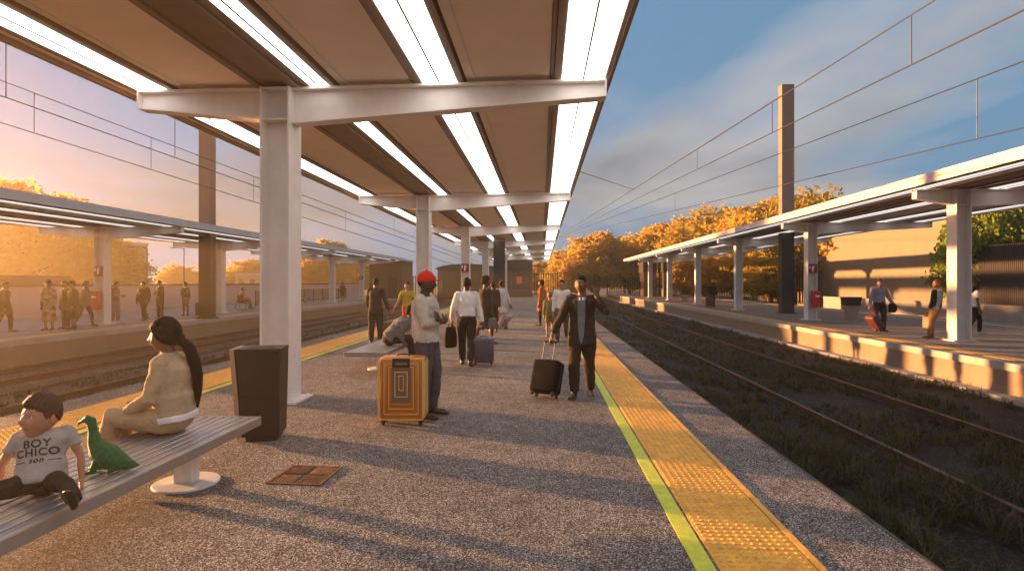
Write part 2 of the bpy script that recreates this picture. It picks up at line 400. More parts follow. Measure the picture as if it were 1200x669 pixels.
    g.box(xcol - .31, xcol - .22, y0 + .05, y1 - .05, zc - .006, zc + .155); g.box(xcol + .20, xcol + .29, y0 + .05, y1 - .05, zc - .006, zc + .155)
    g.box(xcol - .216, xcol + .196, y0 + .05, y1 - .05, zc + .03, zc + .06)
    P(g.build('spine_channel', M_fin))
    return root
YS = [-1.9 + 9.75 * i for i in range(8)]
canopy(-6.0, 0.90, -3.66, YS, -11, 69.5, 4.36, 'near platform canopy overhead with bright light strips in its ceiling', [(-5.50, .42), (-3.08, .26), (-1.40, .48), (0.56, .58)], rise=0.010)
YR = [-1.5 + 9.1 * i for i in range(9)]
YR = [7.7, 16.9, 25.9, 35.2, 44.2, 53.8, 63.3]
canopy(10.3, 17.0, 11.85, YR, -8, 72.5, 4.30, 'white edged canopy over the platform across the track on the right', [(10.75, .3), (12.9, .46), (14.9, .46), (16.5, .4)])
YL = [13.4, 21.8, 30.1, 38.4, 46.7, 54.5]
canopy(-20.3, -14.1, -17.4, YL, -4, 58, 3.86, 'pale ribbed canopy over the hazy far left platform', [(-19.6, .4), (-18.4, .4), (-16.3, .4), (-14.7, .3)])

# ------------------------------------------------------------------ bench, bin, grate
def bench(loc, length, width, label, legs, group=None, rz=0, ztop=0.43):
    r = empty('bench', loc, label, 'bench', rz, group)
    n = 9; sw = (width - .04) / n
    for i in range(n):
        x = -width / 2 + .02 + i * sw
        g = MB(); g.box(x + .009, x + sw - .010, -length + .03, -.03, ztop - .028, ztop); o = g.build('slat', M_alu, r); bevel(o, .004, 1)
    g = MB(); h = .075
    for a, b, c, d in ((-width / 2, -width / 2 + .022, -length, 0), (width / 2 - .022, width / 2, -length, 0), (-width / 2 + .022, width / 2 - .022, -.028, 0), (-width / 2 + .022, width / 2 - .022, -length, -length + .028)):
        g.box(a, b, c, d, ztop - h, ztop + .003)
    for y in legs: g.box(-width / 2 + .022, width / 2 - .022, y - .12, y + .12, ztop - h, ztop - .031)
    o = g.build('frame', pmat('bench_frame_metal', (0.33, 0.28, 0.25), 0.4, 0.3, var=.05), r); bevel(o, .004, 1)
    for y in legs:
        g = MB(); g.box(-.075, .075, y - .055, y + .055, .018, ztop - h - .002); l = g.build('leg', M_steelw, r)
        g = MB(); g.rings([[Vector((.25 * q * math.cos(t), y + .25 * q * math.sin(t), z)) for t in [2 * math.pi * k / 40 for k in range(40)]] for z, q in ((.001, 1), (.012, 1), (.017, .98))])
        g.build('foot_plate', M_steelw, l)
    return r
bench((-2.92, 5.08, 0), 3.6, .74, 'long pale slatted metal bench with the boy and the woman on it', [-.52, -2.9])
bench((-3.08, 12.9, 0), 3.1, .74, 'slatted bench behind the yellow suitcase with a man in grey sitting on it', [-.5, -2.1])

r = empty('litter_bin', (-2.98, 5.95, 0), 'tall dark brown litter bin between the bench end and the first column', 'litter bin', R(12))
g = MB(); 
def quad(x0, x1, y0, y1, z): return [(x0, y0, z), (x1, y0, z), (x1, y1, z), (x0, y1, z)]
g.hexa(quad(-.15, .215, -.19, .16, .05), quad(-.215, .235, -.21, .17, .93)); o = g.build('body', M_bin, r); bevel(o, .012)
g = MB(); g.hexa([(-.195, -.200, .05), (-.152, -.200, .05), (-.152, .16, .05), (-.195, .16, .05)], [(-.262, -.220, .965), (-.218, -.220, .965), (-.218, .17, .965), (-.262, .17, .965)]); g.build('side_strip', M_binE, r)
g = MB(); g.hexa(quad(-.215, .235, -.21, .17, .932), quad(-.215, .235, -.21, .17, .965)); g.box(-.14, .14, -.09, .06, .968, .972, 1); o = g.build('lid', [M_bin, M_black], r)
g = MB(); g.box(-.12, .18, -.16, .13, .001, .048); g.build('plinth', M_black, r)
g = MB(); g.box(-.20, .20, -.2135, -.2115, .5, .502); g.build('door_seam', M_black, r).rotation_euler = (0, 0, 0)

r = empty('drain_grate', (-2.02, 4.80, 0.0), 'rusty square drain grate set in the paving by the bench', 'drain grate', R(-3))
g = MB(); s = .235
for a, b, c, d in ((-s, s, -s, -s + .025), (-s, s, s - .025, s), (-s, -s + .025, -s + .025, s - .025), (s - .025, s, -s + .025, s - .025)): g.box(a, b, c, d, .001, .010)
M_rust = pmat('rusty_iron', (0.16, 0.075, 0.035), 0.7, 0.3, var=0.4, scale=14)
g.build('frame', M_rust, r)
g = MB(); g.box(-s + .025, s - .025, -s + .025, s - .025, .001, .003, 0)
g.build('pit', M_black, r)
g = MB(); n = 13
for k in range(-n, n):                                         # bars set on the diagonal in four fans
    for sx, sy in ((1, 1), (-1, 1), (1, -1), (-1, -1)):
        o_ = (k + .5) * .033
        x0, y0 = 0.012, o_; pts = []
        for t in [i * .01 for i in range(0, 22)]:
            x = .01 + t; y = o_ - t + .0
            if .01 <= y <= .205 and x <= .205: pts.append((x, y))
        if len(pts) > 2:
            a, b = pts[0], pts[-1]; w = .006
            q = [(a[0] * sx, a[1] * sy), ((a[0] + w * 1.4) * sx, (a[1] + w * 1.4) * sy), ((b[0] + w * 1.4) * sx, (b[1] + w * 1.4) * sy), (b[0] * sx, b[1] * sy)]
            g.hexa([(*p, .0032) for p in q], [(*p, .009) for p in q])
g.build('bars', M_rust, r)

# ------------------------------------------------------------------ poles
def pole(loc, h, w, label, split):
    r = empty('traction_pole', loc, label, 'pole')
    g = MB(); g.box(-w / 2, w / 2, -.22, .22, split, h); g.build('upper_shaft', M_pole, r)
    g = MB(); g.box(-w / 2 - .003, w / 2 + .003, -.223, .223, 0.0, split); g.build('lower_shaft', M_poled, r)
    g = MB(); g.box(-w / 2 - .1, w / 2 + .1, -.32, .32, .001, .05); g.build('base_plate', M_poled, r)
pole((13.1, 31.4, 0), 12.2, .64, 'tall brown overhead line pole rising through the right canopy', 4.6)
pole((-15.35, 25.5, 0), 11.8, .55, 'tall brown overhead line pole on the left platform', 3.75)
pole((-2.65, 35.6, 0), 5.9, .70, 'dark overhead line pole standing under the near canopy', 4.2)

# ------------------------------------------------------------------ overhead wires
def wire(a, b, sag=0.0, r=.0115, n=24):
    g = MB(); pts = [a.lerp(b, i / n) - Vector((0, 0, sag * math.sin(math.pi * i / n))) for i in range(n + 1)]
    g.tube(pts, [r * (1 + .9 * i / n) for i in range(n + 1)], 5); return g, pts
def dropper(a, b, r=.009): g = MB(); g.tube([a, b], r, 5); return g
def catenary(lines, drops, label):
    r = empty('overhead_line', (0, 0, 0), label, 'overhead line'); r.location = (0, 0, 0)
    for nm, a, b in lines:
        g, pts = wire(a, b); g.build(nm, M_wire, r)
    for a, b in drops: dropper(a, b).build('dropper', M_wire, r)
def at_u(a, b, u):
    """point of the straight wire a-b that the sight line of column u meets"""
    lo, hi = 0.0, 1.0
    d = ray(u, 0); nrm = Vector((d.y, -d.x, 0))
    t = -nrm.dot(Vector((a.x, a.y, 0))) / nrm.dot(Vector((b.x - a.x, b.y - a.y, 0)))
    return a.lerp(b, t)
# left pairs
def Lw(c, s, X): return xp(-60, c - 60 * s, X), yp(560, c + 560 * s, 62)
A, C_ = Lw(48, .445, -10.5), Lw(112, .355, -10.5)
B, D_ = Lw(94, .38, -13.0), Lw(143.5, .313, -13.0)
catenary([('messenger_wire', *A), ('contact_wire', *C_)], [(at_u(*A, u), at_u(*C_, u)) for u in (7, 205, 331, 462)], 'upper pair of overhead wires above the nearer left track')
catenary([('messenger_wire', *B), ('contact_wire', *D_)], [(at_u(*B, u), at_u(*D_, u)) for u in (40, 177, 297, 405)], 'lower pair of overhead wires above the farther left track')
def Rw(u1, v1, X):
    a = xp(u1, v1, X); b = yp(650, 280, 130); d = b - a
    return a - d * .02, a + d * 1.0
W2, W1 = Rw(1200, 12, 5.4), Rw(1096, 0, 5.4)
W4, W3 = Rw(1200, 150, 8.2), Rw(1200, 72, 8.2)
W1b = (xp(916, 112, 5.4 * 1.35), W1[1])
catenary([('messenger_wire', *W1), ('contact_wire', *W2), ('feeder_wire', *W1b)], [(at_u(*W1, u), at_u(*W2, u)) for u in (1068, 817)] + [(at_u(*W1b, 905), at_u(*W2, 905))], 'upper group of overhead wires sloping down across the sky on the right')
catenary([('messenger_wire', *W3), ('contact_wire', *W4)], [(at_u(*W3, u), at_u(*W4, u)) for u in (1145, 931, 791)], 'lower pair of overhead wires above the right canopy')
g = MB(); p0 = yp(664, 196, 18.5); g.tube([p0, at_u(*W1, 742)], .012, 5); g.build('stay_wire', M_wire, label='short stay wire from the near canopy edge to the overhead wires', cat='wire')

# ------------------------------------------------------------------ signs and extinguisher boxes
def ext_sign(loc, label):
    r = empty('fire_sign', loc, label, 'sign', 0, 'fire extinguisher signs on the columns')
    g = MB(); g.box(-.18, .18, -.012, 0, -.19, .19); g.build('plate', M_dred, r)
    g = MB(); y0, y1 = -.016, -.0125
    g.box(-.05, .03, y0, y1, -.14, .07); g.box(-.03, .01, y0, y1, .072, .10); g.box(-.045, .065, y0, y1, .102, .125); g.box(.05, .066, y0, y1, -.02, .10); g.box(-.15, -.11, y0, y1, -.02, .12)
    g.build('pictogram', M_white, r)
def ext_box(loc, label):
    r = empty('extinguisher_cabinet', loc, label, 'extinguisher cabinet', 0, 'extinguisher cabinets on the columns')
    g = MB(); g.box(-.17, .17, -.2, 0, -.36, .36); o = g.build('box', M_red, r); bevel(o, .015)
    g = MB(); g.box(-.08, .10, -.204, -.2015, .10, .18); g.build('notice_or_reflection', M_white, r)
    g = MB(); g.box(.11, .13, -.22, -.2015, -.06, .04); g.build('handle', M_black, r)
ext_sign((-17.4, 21.59, 2.10), 'extinguisher sign on the left platform column above its cabinet')
ext_box((-17.45, 21.59, .95), 'red extinguisher cabinet on the hazy left platform column')
ext_sign((11.85, 25.69, 2.26), 'extinguisher sign on the right platform column above its cabinet')
ext_box((11.95, 25.69, .92), 'red extinguisher cabinet on the right platform column beside the dark pole')
ext_sign((-3.66, 27.14, 2.35), 'extinguisher sign on the third near column behind the man in the red cap')
ext_sign((-17.4, 54.29, 2.1), 'small extinguisher sign on the last left platform column')
r = empty('wall_socket', (-3.454, 7.85, .62), 'small white socket plate low on the first near column', 'socket')
g = MB(); g.box(0, .012, -.03, .03, -.07, .07); g.build('plate', M_white, r)
g = MB(); g.box(.0125, .02, -.02, .02, -.03, .03); g.build('cover', M_steelw, r)
# ------------------------------------------------------------------ trackside grass
def grass(name, label, areas, mat, seed):
    rnd = random.Random(seed); g = MB()
    for (x0, x1, y0, y1, dens, hmin, hmax, w) in areas:
        n = int((x1 - x0) * (y1 - y0) * dens)
        for _ in range(n):
            cx = rnd.uniform(x0, x1); cy = rnd.uniform(y0, y1)
            k = noise.noise(Vector((cx * .9, cy * .55, seed))) + .5 * noise.noise(Vector((cx * 2.3, cy * 1.7, seed + 5)))
            if k < -.16 + rnd.uniform(-.14, .14): continue
            nb = rnd.randint(5, 9); hh = rnd.uniform(hmin, hmax) * (0.75 + .6 * max(0, k))
            for b in range(nb):
                t = rnd.uniform(0, 6.283); le = rnd.uniform(.15, .95) * hh; h = hh * rnd.uniform(.55, 1.0)
                dx, dy = math.cos(t), math.sin(t); px, py = -dy * w * .5, dx * w * .5
                bx, by = cx + dx * rnd.uniform(0, .05), cy + dy * rnd.uniform(0, .05)
                m1 = (bx + dx * le * .35, by + dy * le * .35, TB + h * .62); tip = (bx + dx * le, by + dy * le, TB + h * rnd.uniform(.8, 1.0))
                o = len(g.v)
                g.v += [(bx - px, by - py, TB), (bx + px, by + py, TB), (m1[0] + px * .8, m1[1] + py * .8, m1[2]), (m1[0] - px * .8, m1[1] - py * .8, m1[2]), tip]
                g.f += [(o, o + 1, o + 2, o + 3), (o + 3, o + 2, o + 4)]; g.m += [0, 0]
    return g.build(name, mat, label=label, cat='grass', kind='stuff')
M_grass = pmat('track_grass', (0.10, 0.082, 0.026), 0.7, col2=(0.035, 0.033, 0.012), scale=2.0, trans=((0.10, 0.10, 0.02), 0.3))
grass('grass', 'dark arching grass tufts growing over the track on the right', [(2.35, 9.2, 3.0, 9, 60, .16, .50, .014), (2.35, 9.2, 9, 18, 34, .12, .32, .018), (2.35, 9.2, 18, 34, 16, .10, .26, .03), (2.4, 9.2, 34, 62, 6, .1, .22, .05)], M_grass, 3)
grass('grass', 'low dark grass in the shaded strip left of the near platform', [(-11.2, -6.8, 7, 16, 14, .08, .22, .016), (-11.2, -6.8, 16, 40, 6, .08, .2, .03)], M_grass, 11)

# ------------------------------------------------------------------ trees
def crown_mesh(name, mat, seed, blobs, n, leaf):
    rnd = random.Random(seed); g = MB()
    cl = []
    for (bx, by, bz, br) in blobs:
        for _ in range(int(26 * br)):
            d = Vector((rnd.gauss(0, 1), rnd.gauss(0, 1), rnd.gauss(0, .8))).normalized() * br * rnd.uniform(.45, 1.0)
            cl.append((Vector((bx, by, bz)) + d, rnd.uniform(.35, .8)))
    per = max(8, n // len(cl))
    for c, r in cl:
        for _ in range(per):
            p = c + Vector((rnd.gauss(0, .5), rnd.gauss(0, .5), rnd.gauss(0, .36))) * r
            a = Vector((rnd.gauss(0, 1), rnd.gauss(0, 1), rnd.gauss(0, .5))).normalized(); b = a.orthogonal().normalized()
            b = Matrix.Rotation(rnd.uniform(0, 6.28), 3, a) @ b; s = leaf * rnd.uniform(.6, 1.3)
            o = len(g.v); g.v += [tuple(p - b * s), tuple(p + a.cross(b) * s * .55), tuple(p + b * s), tuple(p - a.cross(b) * s * .55)]
            g.f.append((o, o + 1, o + 2, o + 3)); g.m.append(0)
    return g.mesh(name, mat)
def trunk_mesh(seed, h, blobs, r=.22):
    rnd = random.Random(seed); g = MB(); top = Vector((rnd.uniform(-.3, .3), rnd.uniform(-.3, .3), h))
    g.tube([(0, 0, 0), (rnd.uniform(-.1, .1), 0, h * .4), top], [r, r * .8, r * .55], 8)
    for b in blobs:
        e = Vector(b[:3]); m = top.lerp(e, .5) + Vector((rnd.uniform(-.3, .3), rnd.uniform(-.3, .3), -.3))
        g.tube([top - Vector((0, 0, .15)), m, e], [r * .45, r * .28, r * .1], 6)
        for _ in range(4):
            d = Vector((rnd.gauss(0, 1), rnd.gauss(0, 1), rnd.gauss(.2, .6))).normalized() * b[3] * .8
            g.tube([m.lerp(e, rnd.uniform(.3, 1)), e + d * .5, e + d], [r * .18, r * .1, r * .04], 5)
    return g.mesh('trunk', M_bark, True)
def blobset(seed, w, h0, h1, n):
    rnd = random.Random(seed); out = []
    for i in range(n):
        t = 2.4 * i + rnd.uniform(-.4, .4); q = (i + .5) / n; rr = w * math.sin(math.pi * (.18 + .72 * q)) * rnd.uniform(.45, .75)
        out.append((math.cos(t) * rr, math.sin(t) * rr, h0 + (h1 - h0) * q, rnd.uniform(.85, 1.35) * w * .42))
    return out
PROTO = []
for k, (sd, w, h0, h1, n, hh) in enumerate(((1, 3.4, 2.0, 7.2, 12, 2.2), (2, 2.9, 2.2, 8.2, 12, 2.4), (3, 4.0, 2.0, 6.4, 13, 2.0))):
    bl = blobset(sd, w, h0, h1, n)
    PROTO.append((trunk_mesh(sd, hh, bl), {m: crown_mesh('crown', MM, sd, bl, 22000, .17) for m, MM in (('o', M_orange_leaf), ('y', M_yellow_leaf), ('g', M_green_leaf)) if not (m == 'g' and k != 2)}))
def tree(name, x, y, scale, kind, k, label, rz, z=TB, group=None):
    r = empty(name, (x, y, z), label, 'tree', rz, group); r.scale = (scale,) * 3 if not hasattr(scale, '__len__') else scale
    for nm, me in (('trunk', PROTO[k][0]), ('crown', PROTO[k][1][kind])):
        o = bpy.data.objects.new(nm, me); COL.objects.link(o); o.parent = r
G1 = 'autumn trees beyond the end of the tracks'; G2 = 'autumn trees behind the far left platform'; G3 = 'autumn trees behind the right canopy'
rr = random.Random(5)
def u_tree(u, vtop, Y, kind, k, label, group, wide=1.0):
    p = yp(u, vtop, Y); h = p.z - TB; s = h / (8.3, 9.3, 7.8)[k]; wide *= 1.12
    tree('autumn_tree' if kind != 'g' else 'green_tree', p.x, Y, (s * wide, s * wide, s), kind, k, label, rr.uniform(0, 6.28), group=group)
u_tree(700, 272, 88, 'o', 0, 'big round orange tree beyond the track left of the right canopy tip', G1, 1.35)
u_tree(662, 290, 104, 'o', 1, 'smaller orange tree just right of the near canopy end', G1, 1.5)
u_tree(668, 304, 96, 'y', 2, 'low yellow tree at the foot of the big orange tree', G1, 1.3)
u_tree(738, 276, 96, 'o', 2, 'low orange tree above the tip of the right canopy', G1, 1.3)
u_tree(628, 306, 108, 'o', 0, 'low orange tree behind the fence at the platform end', G1, 1.4)
u_tree(768, 262, 92, 'o', 1, 'narrow orange tree first behind the right canopy roof', G3, 1.3)
u_tree(800, 254, 84, 'o', 0, 'orange tree second along behind the right canopy roof', G3, 1.25)
u_tree(832, 248, 78, 'y', 2, 'yellowish orange tree midway behind the right canopy roof', G3, 1.2)
u_tree(862, 243, 74, 'o', 1, 'orange tree just left of the tall pole behind the canopy', G3, 1.25)
u_tree(898, 232, 68, 'o', 0, 'orange tree overlapping the tall pole from behind', G3, 1.15)
u_tree(938, 226, 62, 'y', 2, 'tall yellow tree peeking over the roof right of the tall pole', G3, 1.1)
u_tree(905, 290, 58, 'y', 1, 'low yellow green tree beneath the canopy behind the tall pole', G3, 1.4)
u_tree(835, 285, 70, 'o', 2, 'low orange tree seen between the right canopy columns', G3, 1.2)
u_tree(1168, 214, 36, 'g', 2, 'green tree behind the dark fence at the right edge', None, .62)
u_tree(1250, 225, 38, 'g', 2, 'green tree partly outside the right edge of the frame', None, 1.0)
u_tree(35, 214, 54, 'o', 0, 'tall orange tree over the left canopy at the left edge', G2, 1.15)
u_tree(100, 262, 60, 'o', 2, 'wide orange tree left of the first left platform column', G2, 1.1)
u_tree(-40, 250, 50, 'o', 1, 'orange tree at the outer left edge beyond the left canopy', G2, 1.2)
u_tree(212, 310, 105, 'o', 2, 'low orange tree left of the tall left pole', G2, 1.1)
u_tree(240, 318, 112, 'y', 0, 'small yellow tree behind the tall left pole', G2, 1.2)
u_tree(290, 303, 105, 'o', 0, 'round orange tree behind the wheelchair user', G2, 1.3)
u_tree(388, 279, 98, 'o', 1, 'tall orange tree rising over the left canopy right of the first column', G2, 1.2)
u_tree(365, 300, 94, 'o', 2, 'wide orange tree under the left canopy right of the first column', G2, 1.2)
u_tree(425, 306, 104, 'y', 0, 'low yellow tree left of the left platform end block', G2, 1.3)

# ------------------------------------------------------------------ fences, walls, buildings
def slat_fence(name, a, b, z0, z1, pitch, w, label, post=3.0, matp=None, wall=None, group=None):
    a, b = Vector(a), Vector(b); L_ = (b - a).length; ang = math.atan2(b.y - a.y, b.x - a.x)
    r = empty(name, (a.x, a.y, 0), label, 'fence', ang, group)
    g = MB(); x = 0; rn = random.Random(int(L_ * 10))
    while x < L_:
        g.box(x, x + w, -.02, .02, z0, z1 + rn.uniform(-.01, .01)); x += pitch
    g.build('slats', M_fence, r)
    g = MB()
    for z in (z0 + .18, z1 - .18): g.box(0, L_, .0215, .06, z - .03, z + .03)
    g.build('rail', M_fence, r)
    x = 0
    while x <= L_ + .01:
        g = MB(); g.box(x - .06, x + .06, .062, .17, z0 - .3, z1 + .06); g.build('post', M_fence, r); x += post
    return r
slat_fence('slat_fence', (25.4, 36.9), (25.4, 22), .1, 3.75, .13, .085, 'tall dark slatted fence beneath the green tree at the right edge')
slat_fence('slat_fence', (24.5, 54.5), (17.5, 96), -.3, 3.2, .42, .16, 'long dark slatted fence under the orange trees behind the right platform', post=6)
slat_fence('slat_fence', (-1.6, 73), (2.1, 73), 0.0, 2.9, .30, .08, 'dark bar fence closing the far end of the near platform', post=1.8)
slat_fence('slat_fence', (9.8, 86.5), (15.0, 86.5), 0.0, 3.0, .34, .09, 'dark bar fence at the far end of the right platform', post=2.6)
slat_fence('slat_fence', (-14.6, 63), (-11.6, 66), -.6, 2.4, .3, .07, 'thin dark fence beside the end block of the left platform', post=1.5)
g = MB(); g.box(24.9, 25.2, 20, 52, TB, .35); g.box(24.85, 25.25, 20, 52, .352, .42); g.build('low_wall', M_cop, label='low grey wall below the slatted fence and the tan building', cat='wall')
r = empty('tan_building', (26.6, 38.5, 0), 'flat tan building catching canopy shadows behind the right platform', 'building')
g = MB(); g.box(0, 9, 0, 30, TB, 7.6); g.build('wall', M_tan, r)
g = MB(); g.box(-.06, 9.06, -.06, 30.06, 7.602, 7.8); g.build('roof_coping', M_brown, r)
g = MB(); g.box(-.02, 1.6, -.05, -.003, TB, 7.6); g.build('side_cladding', M_brown, r)
r = empty('gabled_shed', (31, 62, 0), 'small pale gabled shed between the dark pole and the tan building', 'shed')
g = MB(); w, h = 2.4, 3.2; g.hexa(quad(-w, w, -3, 3, TB), quad(-w, w, -3, 3, h)); g.add([(-w, -3, h + .002), (w, -3, h + .002), (0, -3, h + 1.5), (-w, 3, h + .002), (w, 3, h + .002), (0, 3, h + 1.5)], [(0, 1, 2), (5, 4, 3)]); g.build('wall', M_tan, r)
g = MB(); g.hexa([(-w - .2, -3.2, h - .1), (0, -3.2, h + 1.52), (0, 3.2, h + 1.52), (-w - .2, 3.2, h - .1)], [(-w - .2, -3.2, h + .02), (0, -3.2, h + 1.64), (0, 3.2, h + 1.64), (-w - .2, 3.2, h + .02)])
g.hexa([(0.003, -3.2, h + 1.52), (w + .2, -3.2, h - .1), (w + .2, 3.2, h - .1), (0.003, 3.2, h + 1.52)], [(0.003, -3.2, h + 1.64), (w + .2, -3.2, h + .02), (w + .2, 3.2, h + .02), (0.003, 3.2, h + 1.64)]); g.build('roof', M_roof, r)
# right platform end block and centre kiosk
def kiosk(loc, w, d, h, label, mat, band=.9, orange=False):
    r = empty('station_kiosk', loc, label, 'kiosk')
    g = MB(); g.box(-w / 2, w / 2, 0, d, .001, band); g.build('base_wall', M_brown, r)
    g = MB(); g.box(-w / 2 - .05, w / 2 + .05, -.05, d + .05, h - 1.3, h); g.build('fascia', mat, r)
    g = MB(); g.box(-w / 2 + .05, w / 2 - .05, .05, d - .05, band + .002, h - 1.302); g.build('glazing', pmat('dark_bronze_glass', (0.10, 0.06, 0.04), 0.12, spec=.8), r)
    n = max(2, int(w / .55))
    for i in range(n + 1):
        x = -w / 2 + .04 + (w - .08) * i / n
        g = MB(); g.box(x - .035, x + .035, -.02, .045, band + .003, h - 1.303); g.build('mullion', M_brown, r)
    if orange:
        g = MB(); g.box(-.25, .35, -.03, -.022, 1.5, 2.3); g.build('notice_or_reflection', pmat('orange_reflection', (0.75, 0.16, 0.03), .6), r)  # orange reflection in the glazing, painted as a flat coloured panel
kiosk((-2.6, 64.5, 0), 2.9, 3, 4.2, 'dark glazed kiosk at the far end under the near canopy', M_black, orange=True)
kiosk((12.7, 68, 0), 1.5, 3, 4.1, 'narrow dark kiosk at the far end under the right canopy', M_poled)
kiosk((14.3, 66, 0), .9, 3, 4.1, 'second slimmer dark kiosk right of the narrow one on the right platform', M_poled)
r = empty('end_block', (-16.2, 58.6, 0), 'brown clad block closing the far end of the left canopy', 'building')
g = MB(); g.box(-1.7, 1.7, 0, 5, TB, 3.9); g.build('wall', M_brown, r); g = MB(); g.box(-1.75, 1.75, -.05, 5.05, 3.902, 4.1); g.build('roof', M_roof, r); g = MB(); g.box(.3, 1.2, -.03, -.003, 0, 2.2); g.build('door', M_fence, r)
r = empty('domed_building', (-10.5, 80, 0), 'low brown building with a rounded dark roof beyond the left track end', 'building')
g = MB(); g.box(-4.2, 4.2, 0, 7, TB, 3.5); g.build('wall', M_brown, r)
g = MB(); g.rings([[Vector((4.5 * math.cos(t), y, 3.503 + .75 * math.sin(t))) for t in [math.pi * k / 14 for k in range(15)]] for y in (-.3, 7.3)]); g.build('roof', M_poled, r)
# left background
g = MB(); g.box(-24.45, -24.2, -5, 75, TB, 1.45); g.box(-24.52, -24.13, -5, 75, 1.452, 1.56, 1); g.build('boundary_wall', [pmat('pale_wall', (0.55, 0.42, 0.37), .85, var=.08, scale=.5), M_edge], label='long pale wall with a dark top behind the far left platform', cat='wall')
g = MB(); r = empty('brown_hoarding', (-25.4, 20, 0), 'brown boarded hoarding behind the people at the left edge', 'hoarding')
g.box(0, .12, -6, 9.5, TB, 2.0); g.build('board', M_brown, r)
g = MB(); g.box(.125, .17, 4.3, 4.42, .9, 1.9); g.build('white_bar', M_white, r)  # upright white bar on the face of the board
for (x, y, w, d, h, lab) in ((-52, 60, 7, 8, 6.2, 'pale yellow block building beyond the left wall, right of the first left column'), (-48, 100, 14, 6, 3.0, 'long low pale building far behind the left wall')):
    r = empty('pale_building', (x, y, 0), lab, 'building')
    g = MB(); g.box(-w / 2, w / 2, 0, d, TB, h); g.build('wall', pmat('pale_yellow_wall', (0.62, 0.46, 0.22), .85, var=.05), r)
    g = MB(); g.box(-w / 2 - .1, w / 2 + .1, -.1, d + .1, h + .002, h + .25); g.build('roof', M_roof, r)
    for i in range(int(w / 2)):
        g = MB(); x0 = -w / 2 + .7 + 2 * i; g.box(x0, x0 + .9, -.04, -.003, h - 1.9, h - .8); g.build('window', M_poled, r)
def street_lamp(x, y, h, lab):
    r = empty('street_lamp', (x, y, TB), lab, 'street lamp', 0, 'street lamps behind the left platform')
    g = MB(); g.tube([(0, 0, 0), (0, 0, h)], [.07, .045], 8); g.build('pole', M_poled, r)
    g = MB(); g.tube([(0, 0, h - .05), (-.5, 0, h + .1), (-1.0, 0, h + .1)], .035, 6); g.build('arm', M_poled, r)
    g = MB(); g.box(-1.5, -.95, -.12, .12, h + .04, h + .14); g.build('lamp_head', M_poled, r)
street_lamp(-30, 42, 5.0, 'thin street lamp behind the man with the backpack'); street_lamp(-40, 62, 6.2, 'thin street lamp behind the two men left of the tall pole')
# railing on the far left platform
r = empty('railing', (-19.5, 38, 0), 'dark bar railing at the far end of the left platform', 'railing')
g = MB(); 
for z in (.12, 1.05): g.box(-.02, .02, 0, 18, z - .02, z + .02)
g.build('rail', M_fence, r)
g = MB(); y = .1
while y < 18: g.box(-.012, .012, y, y + .024, .142, 1.028); y += .16
g.build('bars', M_fence, r)
for k in range(10): g = MB(); g.box(-.03, .03, k * 2 - .03 + (.04 if k == 0 else -.01), k * 2 + .03 + (.04 if k == 0 else -.01), 0.001, 1.1); g.build('post', M_fence, r)
# small bench, bins, standing on the side platforms
def small_bench(loc, rz, label):
    r = empty('bench', loc, label, 'bench', rz, 'small benches on the side platforms')
    g = MB()
    for i in range(4): g.box(-.8, .8, -.2 + i * .105, -.11 + i * .105, .42, .45)
    g.build('seat', M_binE, r)
    for x in (-.6, .6): g = MB(); g.box(x - .03, x + .03, -.17, .17, .001, .418); g.build('leg', M_binE, r)
small_bench((14.6, 21.6, 0), 0, 'small tan bench on the right platform between the two travellers')
small_bench((-18.6, 40.5, 0), 0, 'small bench far along the left platform in front of the railing')
small_bench((-18.6, 45.5, 0), 0, 'small bench farthest along the left platform beside the railing')
def small_bin(loc, label):
    r = empty('litter_bin', loc, label, 'litter bin', 0, 'litter bins on the right platform')
    g = MB(); g.hexa(quad(-.2, .2, -.2, .2, .001), quad(-.25, .25, -.2, .2, .62)); g.build('body', M_binE, r)
    g = MB(); g.hexa(quad(-.3, .3, -.25, .25, .622), quad(-.34, .34, -.27, .27, 1.0)); g.build('lid', M_black, r)
small_bin((13.9, 26.5, 0), 'black topped litter bin behind the leaning suitcase on the right platform')
small_bin((12.4, 50.5, 0), 'distant litter bin between the far columns of the right platform')

# ------------------------------------------------------------------ the sunset haze
M_h = bpy.data.materials.new('warm_haze'); M_h.use_nodes = True; nt = M_h.node_tree; nt.nodes.clear()
o_ = nt.nodes.new('ShaderNodeOutputMaterial'); pv = nt.nodes.new('ShaderNodeVolumePrincipled')
pv.inputs['Color'].default_value = (1.0, 0.80, 0.52, 1); pv.inputs['Density'].default_value = HAZE; pv.inputs['Anisotropy'].default_value = 0.72
nt.links.new(pv.outputs[0], o_.inputs['Volume'])
g = MB(); g.box(-68, 52, -24, 125, TB - 1.02, 12.9); hz = g.build('haze', M_h, label='warm golden evening haze over the whole station', cat='haze', kind='stuff')
